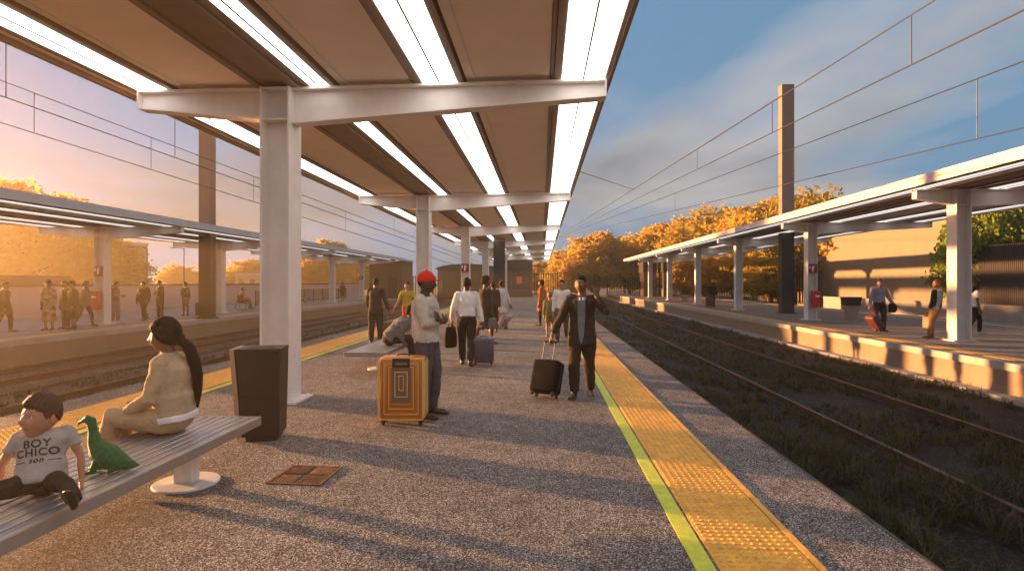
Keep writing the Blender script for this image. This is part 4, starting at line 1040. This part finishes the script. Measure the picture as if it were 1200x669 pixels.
# ---- 3 the man in the red cap
M_cap = cloth('red_cap_cloth', (0.62, 0.02, 0.015), .08, .7)
def cap_extra(P):
    T, hs = P['T'], P['hs']; mb = MB()
    def f(d):
        k = ss(.05, .16, d.z - .10 * d.y); return head_pt(d, False) * hs * (.88 + k * .30) + Vector((0, 0, .004 * hs)) * k
    mb.rings([[T @ f(d) for d in r] for r in sphere_dirs(28)])
    c = P['part']('cap', mb.mesh('cap', [M_cap], True))
    mb = MB(); rows = []
    for z in (.0, .006):
        rows.append([T @ (Vector((.072 * math.cos(a), .085 + .095 * math.sin(a), .034 - 2.6 * (.070 * math.cos(a)) ** 2 + z + .012 * math.sin(a))) * hs) for a in [math.pi * k / 14 for k in range(15)]] + [T @ (Vector((-.05, .05, .034 + z)) * hs), T @ (Vector((.05, .05, .034 + z)) * hs)])
    mb.rings(rows); mb.build('brim', M_cap, c, False)
    mb = MB(); mb.ball(T @ (Vector((0, -.004, .150)) * hs), .008 * hs, n=6); mb.build('button', M_cap, c)
person((-1.42, 7.02, 0), -100, 1.80, 'man in a red cap and cream sweater with folded arms',
    pose={'lean': -3, 'hyaw': 0, 'hpitch': 2, 'legs': {'L': ((-.02, .16, -1), (0, -.10, -1)), 'R': ((.04, .02, -1), (0, -.06, -1))},
          'arms': {'L': ((-.10, .30, -1), (.95, .42, .14), (.9, .1, .3), (0, -1, 0)), 'R': ((.14, .26, -1), (-.93, .55, .05), (-.9, .1, .2), (0, -1, 0))}, 'curl': 30},
    top=[('sweater', c_cream, dict(hem=-.015, infl=.018, sleeve=.86, fold=.026, thick=1.10, collar=False))], legs=('trousers', c_jeans, 1.14, False, .022), sk='dark', hair=('crop', M_hairb), shoes=M_shoe, vox=.010, hn=28, extra=cap_extra)

# ---- 4 the man on the phone
def phone_extra(P):
    suit_front(P, c_vest, .030)
pm = person((0.58, 8.32, 0), 172, 1.78, 'man in a dark open suit walking while talking on a phone',
    pose={'lean': 1, 'hyaw': -14, 'hpitch': -4, 'hroll': 6, 'legs': {'L': ((-.02, -.12, -1), (-.02, -.30, -1), (-.1, 1, -.25)), 'R': ((.03, .22, -1), (0, -.02, -1))},
          'arms': {'L': ((-.50, .48, -.50), (.60, -.26, .88), (.40, -.15, .88), (1, 0, 0)), 'R': ((.46, .14, -1), (.50, .16, -1), (.3, .1, -1))}, 'grip': 'R', 'curl': 50},
    top=[('jacket', c_suit, dict(hem=-.085, infl=.014, sleeve=.98, fold=.018, thick=1.06, neckt=.285))], legs=('trousers', cloth('brown_suit_trousers', (.042, .026, .020)), 1.16, False, .016), sk='brown', hair=('short', M_hairb), shoes=M_shoe, vox=.010, hn=30, extra=phone_extra)
def world_of(P, v): return Matrix.Translation(P['root'].location) @ P['root'].rotation_euler.to_matrix().to_4x4() @ v
def hand_at(P, k, f=.05): return world_of(P, P['J'][k + 'w'] + P['J'][k + 'f'] * f * P['S'])
r = empty('mobile_phone', hand_at(pm, 'L', .075) + Vector((-.02, 0, .01)), 'dark phone held to the ear of the walking suited man', 'phone', R(172)); 
g = MB(); g.box(-.036, .036, -.005, .005, -.075, .075); o = g.build('body', M_black, r); bevel(o, .003); r.rotation_euler = (R(-12), R(10), R(172 - 90))
g = MB(); g.box(-.032, .032, .0052, .007, -.07, .07); g.build('screen', pmat('phone_glass', (.02, .025, .03), .1), r)

# ------------------------------------------------------------------ LUGGAGE
def suitcase(loc, w, d, h, mat, label, rz=0, tilt=0, handle=.35, group=None, style='ribs', trim=M_black, hm=None, hand=None, top_rows=0):
    r = empty('suitcase', loc, label, 'suitcase', 0, group, rot=(Matrix.Rotation(R(rz), 3, 'Z') @ Matrix.Rotation(R(tilt), 3, 'X')).to_euler())
    z0 = .055
    def rrect(x, y, rad, z, n=5):
        out = []
        for cx, cy, a0 in ((x - rad, y - rad, 0), (-x + rad, y - rad, 90), (-x + rad, -y + rad, 180), (x - rad, -y + rad, 270)):
            for i in range(n + 1): a = R(a0 + 90 * i / n); out.append(Vector((cx + rad * math.cos(a), cy + rad * math.sin(a), z)))
        return out
    g = MB(); rad = .055 if style != 'soft' else .05; b = .035
    g.rings([rrect(w / 2 - b, d / 2 - b, rad - .01, z0), rrect(w / 2 - .008, d / 2 - .008, rad, z0 + b * .4), rrect(w / 2, d / 2, rad, z0 + b), rrect(w / 2, d / 2, rad, z0 + h - b), rrect(w / 2 - .008, d / 2 - .008, rad, z0 + h - b * .4), rrect(w / 2 - b, d / 2 - b, rad - .01, z0 + h)])
    sh = g.build('shell', mat, r, True)
    g = MB(); g.rings([rrect(w / 2 + .004, .012, .010, z0 + b * .6, 2), rrect(w / 2 + .004, .012, .010, z0 + h - b * .6, 2)]); g.build('zip_seam', trim, r)
    if style == 'ribs':
        g = MB(); n = 6
        for i in range(n):
            x = -w / 2 + .07 + (w - .14) * i / (n - 1); g.rings([[Vector((x + .010 * math.cos(t), -d / 2 - .002 + .006 * math.sin(t), z)) for t in [2 * math.pi * k / 8 for k in range(8)]] for z in (z0 + .06, z0 + h - .06)])
            g.rings([[Vector((x + .010 * math.cos(t), d / 2 + .002 + .006 * math.sin(t), z)) for t in [2 * math.pi * k / 8 for k in range(8)]] for z in (z0 + .06, z0 + h - .06)])
        g.build('ribs', mat, r)
    if style == 'soft':
        g = MB(); g.rings([rrect(w / 2 - .05, .03, .02, z0 + .05), rrect(w / 2 - .05, .03, .02, z0 + h * .62)]); o = g.build('pocket', mat, r); o.location = (0, -d / 2 - .012, 0)
    if style == 'nested':
        gold, dk = pmat('gold_trim', (.80, .50, .16), .35, .25), pmat('grey_trim', (.17, .13, .10), .45, .2)
        def frame(x0, x1, za, zb, t, y, m, nm='trim'):
            g = MB(); ya, yb = y, -d / 2 + .004
            g.box(x0, x1, ya, yb, za, za + t); g.box(x0, x1, ya, yb, zb - t, zb); g.box(x0, x0 + t, ya, yb, za + t + .0005, zb - t - .0005); g.box(x1 - t, x1, ya, yb, za + t + .0005, zb - t - .0005)
            o = g.build(nm, m, r)
        g = MB(); g.box(-.105, .105, -d / 2 - .006, -d / 2 + .003, z0 + h * .30, z0 + h * .83); g.build('centre_panel', dk, r)
        org2 = pmat('deep_orange_inlay', (.42, .12, .02), .4, .2)
        for i, (qx, za, zb, t, m) in enumerate(((.012, .02, .98, .012, gold), (.050, .09, .93, .010, org2), (.064, .105, .918, .008, gold), (.105, .17, .87, .009, org2), (.118, .19, .855, .008, gold), (.150, .24, .84, .007, org2), (.19, .38, .78, .010, gold), (.205, .41, .76, .008, org2), (.235, .48, .72, .008, gold))):
            frame(-w / 2 + qx, w / 2 - qx, z0 + za * h, z0 + zb * h, t, -d / 2 - .009 - .0006 * i, m)
        g = MB(); g.box(-w * .19, w * .19, -d / 2 - .012, -d / 2 + .004, z0 + h * .84, z0 + h - .012, 0); g.build('lock_panel', M_black, r)
        g = MB(); g.box(-w * .13, w * .13, -d / 2 - .022, -d / 2 - .0125, z0 + h * .885, z0 + h * .925); g.build('carry_handle', dk, r)
        g = MB()
        for cx in (-w / 2 + .0, w / 2 - .0):
            s_ = 1 if cx > 0 else -1; g = MB(); g.box(min(cx - s_ * .02, cx + s_ * .006), max(cx - s_ * .02, cx + s_ * .006), -d / 2 - .004, d / 2 + .004, z0 + .05, z0 + h - .05); g.build('edge_frame', gold, r)
        for zq in (.3, .7): g = MB(); g.box(-w / 2 - .018, -w / 2 - .0065, -.05, .05, z0 + h * zq - .05, z0 + h * zq + .05); g.build('side_latch', M_black, r)
    for sx in (-1, 1):
        for sy in (-1, 1):
            g = MB(); x, y = sx * (w / 2 - .05), sy * (d / 2 - .05)
            g.box(x - .022, x + .022, y - .022, y + .022, z0 - .02, z0 + .012); wl = g.build('wheel_housing', M_black, r)
            g = MB(); g.rings([[Vector((x + q, y + .027 * math.cos(t), .0275 + .027 * math.sin(t))) for t in [2 * math.pi * k / 14 for k in range(14)]] for q in (-.013, .013)]); g.build('wheel', M_black, wl)
    if handle:
        g = MB()
        for sx in (-1, 1): g.tube([(sx * w * .2, d / 2 - .05, z0 + h - .03), (sx * w * .2, d / 2 - .05, z0 + h + handle - .02)], .008, 6)
        g.build('handle_tube', hm or M_alu, r)
        g = MB(); g.tube([(-w * .2 - .012, d / 2 - .05, z0 + h + handle - .01), (w * .2 + .012, d / 2 - .05, z0 + h + handle - .01)], .015, 8); g.build('grip', M_black, r)
    g = MB(); g.tube([(-.07, 0, z0 + h - .004), (-.06, 0, z0 + h + .022), (.06, 0, z0 + h + .022), (.07, 0, z0 + h - .004)], .009, 6); g.build('top_handle', M_black, r)
    return r
def case_from_hand(hand, w, d, h, mat, label, rz, tilt, **k):
    Rm = Matrix.Rotation(R(rz), 3, 'Z') @ Matrix.Rotation(R(tilt), 3, 'X')
    low = min((Rm @ Vector((0, y, 0))).z for y in (-d / 2 + .03, d / 2 - .03)); g1 = Rm @ Vector((0, d / 2 - .05, .055 + h - .01)); zz_ = (Rm @ Z_).z
    ln = max(.08, (hand.z - .01 - g1.z + low) / zz_); gpt = Rm @ Vector((0, d / 2 - .05, .055 + h - .01 + ln))
    return suitcase((hand.x - gpt.x, hand.y - gpt.y, -low + .002), w, d, h, mat, label, rz, tilt, ln, **k)
M_caseg = pmat('orange_gold_shell', (0.60, 0.22, 0.035), 0.32, 0.25, var=.08, scale=3)
M_caseb = pmat('black_case_fabric', (0.006, 0.005, 0.005), 0.85, spec=.15, var=.2, scale=40, bump=.3)
M_casev = pmat('grey_violet_case', (0.10, 0.085, 0.11), 0.5, var=.1)
M_casep = pmat('pale_pink_case', (0.50, 0.36, 0.38), 0.45); M_caser = pmat('maroon_case', (0.12, 0.03, 0.025), 0.5); M_casebr = pmat('brown_case', (0.09, 0.05, 0.035), .6)
suitcase((-1.62, 6.62, 0), .53, .26, .735, M_caseg, 'large orange gold suitcase with nested rectangles standing upright', 3, 0, 0, style='nested')
case_from_hand(hand_at(pm, 'R', .06), .41, .25, .46, M_caseb, 'black soft suitcase pulled by the man on the phone', 155, 22, style='soft', hm=M_black)
suitcase((11.05, 38.4, 0), .45, .3, .62, M_casebr, 'brown suitcase beside the distant dark figure on the right platform', 0, 0, .2)

# ------------------------------------------------------------------ the other passengers
def bag(loc, w, d, h, mat, label, rz=0, strap=.25, name='handbag'):
    r = empty(name, loc, label, 'bag', R(rz))
    mb = MB(); mb.loft([Vector((0, 0, z * h)) for z in (0, .06, .5, .9, 1.0)], X_, Y_, [w * .42, w * .5, w * .52, w * .44, w * .40], [d * .35, d * .5, d * .5, d * .3, d * .12], 20)
    o = bpy.data.objects.new('body', fuse(mb, 'body', mat, .014, 1)); COL.objects.link(o); o.parent = r
    mb = MB(); mb.tube([(-w * .3, 0, h * .93), (-w * .2, 0, h + strap * .8), (0, 0, h + strap), (w * .2, 0, h + strap * .8), (w * .3, 0, h * .93)], .011, 6); mb.build('strap', M_black, r, True)
    return r
# 5 seated man
person((-2.98, 11.0, 0), -78, 1.78, 'man in grey hunched forward on the bench behind the yellow suitcase', pose={'lean': 46, 'hpitch': -5, 'legs': {'L': ((-.12, .97, 0), (0, .1, -1)), 'R': ((.14, .97, 0), (0, .05, -1))}, 'arms': {'L': ((-.1, .35, -1), (.35, .9, -.1)), 'R': ((.1, .35, -1), (-.35, .9, -.1))}},
    top=[('hoodie', c_grey, dict(hem=0, infl=.02, sleeve=1, fold=.03, thick=1.15, collar=True))], legs=('trousers', c_dark), sk='brown', hair=('short', M_hairb), seat=.435, vox=.014)
# 6 suited man seen from behind
sm = person((-4.46, 15.14, 0), -8, 1.80, 'man in a dark suit seen from behind with an arm to his suitcase', pose={'legs': {'L': ((-.06, .02, -1), (-.02, -.02, -1)), 'R': ((.06, .04, -1), (.03, -.02, -1))}, 'arms': {'R': ((.34, .08, -1), (.38, .15, -1)), 'L': ((-.2, .0, -1), (.05, .4, -1))}, 'grip': 'R'},
    top=[('jacket', c_suit, dict(hem=-.08, infl=.012, thick=1.0, collar=True))], legs=('trousers', c_suit, 1.15), sk='brown', hair=('short', M_hairb), vox=.015, extra=lambda P: decal(P, 'jacket', 'back_vent', M_lapel, [(-.075, -.003, .003), (.0, -.002, .002)], .004, True, 2))
person((-4.05, 17.1, 0), 172, 1.72, 'person in a yellow top and red shorts facing the suited man', pose={'arms': {'R': ((.42, .1, -1), (.55, .2, -1)), 'L': ((-.2, .0, -1), (-.1, .1, -1))}, 'legs': WALK},
    top=[('shirt', c_yellow, dict(hem=.0, sleeve=.3))], legs=('shorts', c_redc), sk='tan', hair=('short', M_hairb), vox=.016)
# 8 white shirt
wm = person((-1.50, 11.35, 0), 2, 1.80, 'man in a white shirt walking away with a bag on his arm', pose={'legs': WALK, 'arms': {'L': ((-.32, -.05, -1), (-.12, .45, -.9)), 'R': ((.26, .02, -1), (.22, .0, -1))}, 'grip': 'LR'},
    top=[('shirt', c_white, dict(hem=.03, infl=.010, thick=1.0, fold=.02, collar=True))], legs=('trousers', c_dark, 1.08), sk='dark', hair=('short', M_hairb), vox=.013, extra=lambda P: [decal(P, 'trousers', 'belt', M_black, [(.022, -.085, .085), (.040, -.085, .085)], .006, b) for b in (True, False)])
p_ = hand_at(wm, 'L'); bag((p_.x - .02, p_.y, p_.z - .46), .34, .16, .42, M_caseb, 'black holdall hanging from the arm of the man in white', 60, .06, 'holdall')
# 9 dark dress
dw = person((-1.52, 15.2, 0), -42, 1.84, 'woman in a long dark brown dress carrying a handbag', pose={'legs': WALK2, 'hyaw': -20, 'arms': {'R': ((.18, .05, -1), (.06, .12, -1)), 'L': ((-.12, .1, -1), (.1, .3, -1))}, 'grip': 'R'},
    top=[('jacket', c_dbrown, dict(hem=-.02, infl=.012))], legs=('skirt', c_dbrown, dict(drop=.27, w1=.0)), sk='dark', hair=('afro', M_hairb), vox=.015, female=True)
p_ = hand_at(dw, 'R'); bag((p_.x, p_.y - .05, p_.z - .34), .32, .14, .28, pmat('grey_green_leather', (.10, .10, .08), .5), 'grey green handbag held by the woman in the dark dress', -30, .08)
person((-1.62, 19.0, 0), 20, 1.70, 'mostly hidden person beyond the woman in the dark dress', top=[('jacket', c_dbrown, dict(hem=-.04))], legs=('trousers', c_dark), sk='dark', hair=('short', M_hairb), vox=.018)
cw = person((-1.45, 20.5, 0), 18, 1.76, 'woman in a light knee length coat walking away', pose={'legs': WALK, 'arms': {'R': ((.30, -.2, -1), (.25, -.3, -1)), 'L': ((-.15, .05, -1), (-.02, .3, -1))}, 'grip': 'R'},
    top=[('coat', c_coat, dict(hem=-.20, infl=.014, flare=.12, collar=True, thick=1.05))], legs=('skirt', c_coat, dict(drop=.2)), sk='brown', hair=('bun', M_hairbr), vox=.017, female=True)
person((0.02, 21.7, 0), 70, 1.80, 'woman in a long rust orange coat facing left', pose={'legs': WALK2}, top=[('coat', c_orange, dict(hem=-.19, infl=.012, flare=.10, sleeve=1))], legs=('trousers', c_dark, .9), sk='dark', hair=('short', M_hairb), vox=.018, female=True)
person((0.24, 17.3, 0), 10, 1.36, 'child in an olive top standing behind the man on the phone', pose={}, top=[('shirt', c_olive, dict(hem=-.06, infl=.016, thick=1.1))], legs=('shorts', c_olive), sk='tan', hair=('short', M_hairred), vox=.015, hk=1.15)
person((0.56, 16.0, 0), 168, 1.77, 'young man in a white shirt half hidden behind the man on the phone', pose={'legs': WALK2, 'hyaw': -10}, top=[('shirt', c_white, dict(hem=.0, infl=.012))], legs=('trousers', c_jeans, 1.1), sk='fair', hair=('short', M_hairb), vox=.015)
case_from_hand(hand_at(wm, 'R', .06), .42, .25, .50, M_casev, 'grey violet suitcase beside the man in the white shirt', 6, 8)
case_from_hand(hand_at(sm, 'R', .06), .42, .26, .52, M_casebr, 'dark brown suitcase held by the suited man at the left', 10, 3)
case_from_hand(hand_at(cw, 'R', .06), .40, .22, .52, M_casep, 'pale pink suitcase tilted behind the woman in the light coat', 62, 36)
# right platform
rm = person((11.42, 20.0, 0), 176, 1.78, 'man in a lavender shirt with a black coat over his arm, right platform', pose={'legs': {'L': ((-.1, .05, -1), (0, -.05, -1)), 'R': ((.12, .08, -1), (.03, -.1, -1))}, 'arms': {'R': ((.32, .08, -1), (.28, .2, -1)), 'L': ((-.42, -.05, -1), (-.25, .55, -.7))}, 'grip': 'R', 'hyaw': -10},
    top=[('shirt', c_lav, dict(hem=.03, infl=.014, thick=1.08, collar=True))], legs=('trousers', cloth('plum_trousers', (.07, .035, .04)), 1.12), sk='tan', hair=('short', M_hairbr), vox=.015)
case_from_hand(hand_at(rm, 'R', .06), .42, .26, .52, M_caser, 'maroon suitcase tilted beside the man in lavender on the right platform', -80, 34)
p_ = hand_at(rm, 'L'); r = empty('folded_coat', (p_.x - .06, p_.y, p_.z - .22), 'black coat draped over the forearm of the man in lavender', 'coat')
mb = MB(); mb.loft([Vector((-.02, 0, 0)), Vector((0, 0, .08)), Vector((.0, 0, .22)), Vector((-.02, 0, .31))], X_, Y_, [.11, .15, .14, .10], [.05, .07, .08, .05], 18)
o = bpy.data.objects.new('fabric', fuse(mb, 'fabric', c_dark, .014, 2, .03)); COL.objects.link(o); o.parent = r
person((11.62, 17.55, 0), 80, 1.76, 'man in a navy waistcoat leaning by the big right column', pose={'lean': -6, 'legs': {'L': ((-.04, .34, -1), (0, .12, -1)), 'R': ((.04, .12, -1), (0, .0, -1))}, 'hyaw': 12},
    top=[('shirt', c_blueg, dict(hem=.0, infl=.008)), ('waistcoat', c_dark, dict(hem=-.03, infl=.017, sleeve=0))], legs=('trousers', cloth('tan_trousers', (.22, .13, .07)), 1.1), sk='fair', hair=('short', M_hairred), shoes=M_shoebr, vox=.015)
person((13.75, 18.9, 0), -110, 1.70, 'woman in a white top half hidden behind the big right column', pose={'legs': WALK}, top=[('shirt', c_white, dict(hem=0, sleeve=.3))], legs=('trousers', c_dark), sk='brown', hair=('long', M_hairb), shoes=M_shoew, vox=.017, female=True)
person((11.35, 38.7, 0), 170, 1.68, 'distant dark figure standing between the right platform columns', top=[('jacket', c_dark, dict(hem=-.05))], legs=('trousers', c_dbrown), sk='dark', hair=('short', M_hairb), vox=.022, hn=16)
# left platform
person((-17.75, 18.0, 0), -60, 1.72, 'person in a long dark coat at the left edge of the photo', pose={'legs': WALK}, top=[('coat', c_dbrown, dict(hem=-.16, flare=.1, infl=.02, thick=1.2))], legs=('trousers', c_dark), sk='brown', hair=('short', M_hairb), vox=.018, hn=16)
person((-17.10, 19.0, 0), -170, 1.74, 'woman in a long patterned dress on the left platform', top=[('blouse', c_pattern, dict(hem=.02, infl=.016, thick=1.15))], legs=('skirt', c_pattern, dict(drop=.34, w1=.02)), sk='brown', hair=('bob', M_hairb), vox=.017, hn=16, female=True)
person((-16.92, 19.5, 0), 160, 1.74, 'person in black standing between the patterned dress and the wide brimmed hat', top=[('coat', c_dark, dict(hem=-.14, infl=.016, flare=.05))], legs=('trousers', c_dark), sk='brown', hair=('short', M_hairb), vox=.018, hn=16)
def hat_extra(P):
    T, hs = P['T'], P['hs']; mb = MB(); rs = [[T @ (Vector((r_ * math.cos(a), r_ * math.sin(a) - .005, z)) * hs) for a in [2 * math.pi * k / 20 for k in range(20)]] for r_, z in ((.15, .052), (.15, .058), (.085, .066), (.08, .12), (.05, .145))]; mb.rings(rs); P['part']('hat', mb.mesh('hat', [c_dark], True))
person((-16.52, 19.35, 0), 140, 1.72, 'person in a dark coat and brimmed hat on the left platform', top=[('coat', c_dbrown, dict(hem=-.17, infl=.02, flare=.1, thick=1.2))], legs=('skirt', c_dbrown, dict(drop=.3)), sk='brown', hair=('short', M_hairb), vox=.018, hn=16, extra=hat_extra)
person((-17.3, 20.8, 0), -80, 1.72, 'long haired woman striding right on the left platform', pose={'legs': {'L': ((-.02, .42, -1), (0, .12, -1)), 'R': ((.02, -.30, -1), (0, -.62, -1), (.1, 1, -.5))}}, top=[('hoodie', cloth('taupe_knit', (.16, .11, .08)), dict(hem=-.04, infl=.02, thick=1.15))], legs=('trousers', c_dbrown, .95), sk='brown', hair=('afro', M_hairb), vox=.017, hn=16, female=True)
bm_ = person((-17.45, 22.55, 0), -75, 1.72, 'man with a backpack holding out a phone by the left column', pose={'legs': {'L': ((-.1, .1, -1), (0, 0, -1)), 'R': ((.08, -.05, -1), (0, -.1, -1))}, 'arms': {'L': ((-.1, .1, -1), (.1, .1, -1)), 'R': ((.1, .15, -1), (0, 1, .1))}}, top=[('shirt', c_purple, dict(hem=-.02, sleeve=.35, infl=.015, thick=1.1))], legs=('trousers', cloth('faded_trousers', (.18, .12, .13)), 1.15), sk='brown', hair=('short', M_hairb), shoes=M_shoew, vox=.017, hn=16)
r = empty('backpack', tuple(world_of(bm_, bm_['spine'](.13) - bm_['fw'] * .21)), 'dark backpack on the man by the left column', 'backpack', R(-75)); mb = MB(); mb.loft([Vector((0, 0, z)) for z in (0, .05, .25, .38, .42)], X_, Y_, [.12, .16, .165, .13, .08], [.08, .11, .10, .07, .04], 16)
o = bpy.data.objects.new('body', fuse(mb, 'body', c_dark, .018, 2, .01)); COL.objects.link(o); o.parent = r
mb = MB(); mb.tube([(-.08, .08, .36), (-.1, .2, .38), (-.1, .26, .25), (-.08, .1, .05)], .015, 6); mb.tube([(.08, .08, .36), (.1, .2, .38), (.1, .26, .25), (.08, .1, .05)], .015, 6); mb.build('strap', c_dark, r)
person((-17.1, 23.75, 0), 176, 1.74, 'stout man in dark clothes, left one of the pair on the far platform', pose={'legs': WALK, 'arms': {'L': ((-.25, 0, -1), (.1, .4, -.8)), 'R': ((.3, 0, -1), (-.1, .4, -.9))}}, top=[('jacket', c_dbrown, dict(hem=-.05, infl=.022, thick=1.15))], legs=('trousers', c_dbrown, 1.15), sk='brown', hair=('short', M_hairb), vox=.018, hn=16, wide=1.15)
person((-17.45, 25.3, 0), 160, 1.76, 'man with folded arms, right one of the pair on the far platform', pose={'arms': {'L': ((-.15, .2, -1), (.9, .5, .1)), 'R': ((.15, .2, -1), (-.9, .5, .1))}}, top=[('jacket', c_dbrown, dict(hem=-.03, infl=.016))], legs=('trousers', c_dbrown, 1.1), sk='brown', hair=('short', M_hairb), vox=.018, hn=16)
person((-17.66, 27.5, 0), 60, 1.68, 'woman in a dark top and light skirt standing alone left of the tall pole', pose={'arms': {'L': ((-.2, .2, -1), (.3, .8, .3))}}, top=[('jacket', c_dbrown, dict(hem=0))], legs=('skirt', cloth('taupe_skirt', (.2, .14, .1)), dict(drop=.25, w1=-.02)), sk='brown', hair=('bun', M_hairb), vox=.018, hn=16, female=True)
person((-16.35, 27.4, 0), 5, 1.70, 'person in a white shirt in front of the tall left pole', pose={}, top=[('shirt', c_white, dict(hem=.02, sleeve=.4))], legs=('trousers', c_dbrown, 1.1), sk='brown', hair=('short', M_hairbr), vox=.018, hn=16)
suitcase((-16.75, 27.3, 0), .45, .3, .60, M_casebr, 'dark brown suitcase by the white shirted person at the left pole', 0, 0, .1)
person((-17.5, 49.4, 0), 180, 1.66, 'tiny distant figure near the end of the left platform', top=[('jacket', c_dbrown, dict(hem=-.1, flare=.1))], legs=('skirt', c_dbrown), sk='brown', hair=('short', M_hairb), vox=.025, hn=14)
# wheelchair
r = empty('wheelchair', (-17.5, 32.6, 0), 'wheelchair on the left platform with a person seated in it', 'wheelchair', R(-80))
for sx in (-1, 1):
    g = MB(); x = sx * .29; g.tube([(x, .30 * math.cos(a), .31 + .30 * math.sin(a)) for a in [2 * math.pi * k / 28 for k in range(29)]], .016, 6, rnd=False)
    w_ = g.build('wheel', M_black, r); g = MB()
    for k in range(8): a = 2 * math.pi * k / 8; g.tube([(x, 0, .31), (x, .29 * math.cos(a), .31 + .29 * math.sin(a))], .004, 4)
    g.build('spokes', M_alu, w_)
    g = MB(); g.tube([(sx * .22, .48 + .08 * math.cos(a), .09 + .08 * math.sin(a)) for a in [2 * math.pi * k / 14 for k in range(15)]], .014, 6, rnd=False); g.build('castor', M_black, r)
    g = MB(); g.tube([(sx * .23, -.22, .95), (sx * .23, -.18, .45), (sx * .23, .25, .45), (sx * .22, .46, .15)], .012, 6); g.tube([(sx * .23, -.2, .68), (sx * .23, .15, .68), (sx * .23, .2, .46)], .012, 6); g.tube([(sx * .23, -.22, .95), (sx * .23, -.33, .97)], .016, 6); g.build('side_frame', M_black, r)
g = MB(); g.box(-.22, .22, -.17, .25, .43, .46); g.build('seat', M_black, r)
g = MB(); g.box(-.22, .22, -.22, -.19, .48, .92); g.build('backrest', M_black, r)
g = MB(); g.box(-.2, .2, .42, .58, .06, .08); g.build('footrest', M_black, r)
person((-17.5 - .04, 32.6, 0), -80, 1.68, 'person seated in the wheelchair facing right', pose={'legs': {'L': ((-.05, 1, .02), (0, .25, -1)), 'R': ((.05, 1, .02), (0, .25, -1))}, 'arms': {'L': ((-.2, .1, -1), (.2, .9, -.1)), 'R': ((.2, .1, -1), (-.2, .9, -.1))}}, top=[('shirt', c_dbrown, dict(hem=0, sleeve=.4))], legs=('trousers', c_dbrown), sk='brown', hair=('short', M_hairb), seat=.47, vox=.018, hn=16)

# ------------------------------------------------------------------ green toy dinosaur on the bench
M_toy = pmat('green_toy', (0.012, 0.17, 0.045), 0.42, col2=(0.004, 0.075, 0.02), scale=45, bump=.8, bscale=160)
p_ = gp(119, 552, .435); r = empty('toy_dinosaur', (p_.x, p_.y, .436), 'green long necked toy dinosaur standing between the boy and the woman', 'toy', R(108))
mb = MB(); q = 1.0
mb.tube([(0, .10, .335), (0, .085, .345), (0, .06, .33), (0, .048, .27), (0, .040, .20), (0, .01, .135), (0, -.04, .085), (0, -.10, .055), (0, -.16, .03), (0, -.21, .022)], [.014, .024, .030, .027, .040, .068, .082, .062, .034, .008], 14, ref=(1, 0, 0))
mb.tube([(0, .085, .338), (0, .125, .318), (0, .133, .300)], [.018, .010, .005], 8)
for sx in (-1, 1):
    mb.tube([(sx * .03, .01, .08), (sx * .045, .03, .03), (sx * .045, .035, .010)], [.030, .020, .014], 8); mb.tube([(sx * .045, .02, .012), (sx * .055, .09, .008)], [.015, .010], 8)
    mb.tube([(sx * .03, -.08, .06), (sx * .055, -.09, .02), (sx * .06, -.06, .008)], [.028, .018, .012], 8)
o = bpy.data.objects.new('body', fuse(mb, 'body', M_toy, .0055, 2, .004)); COL.objects.link(o); o.parent = r
for sx in (-1, 1): g = MB(); g.ball((sx * .019, .085, .348), .0055, n=6); g.build('eye', M_black, r)
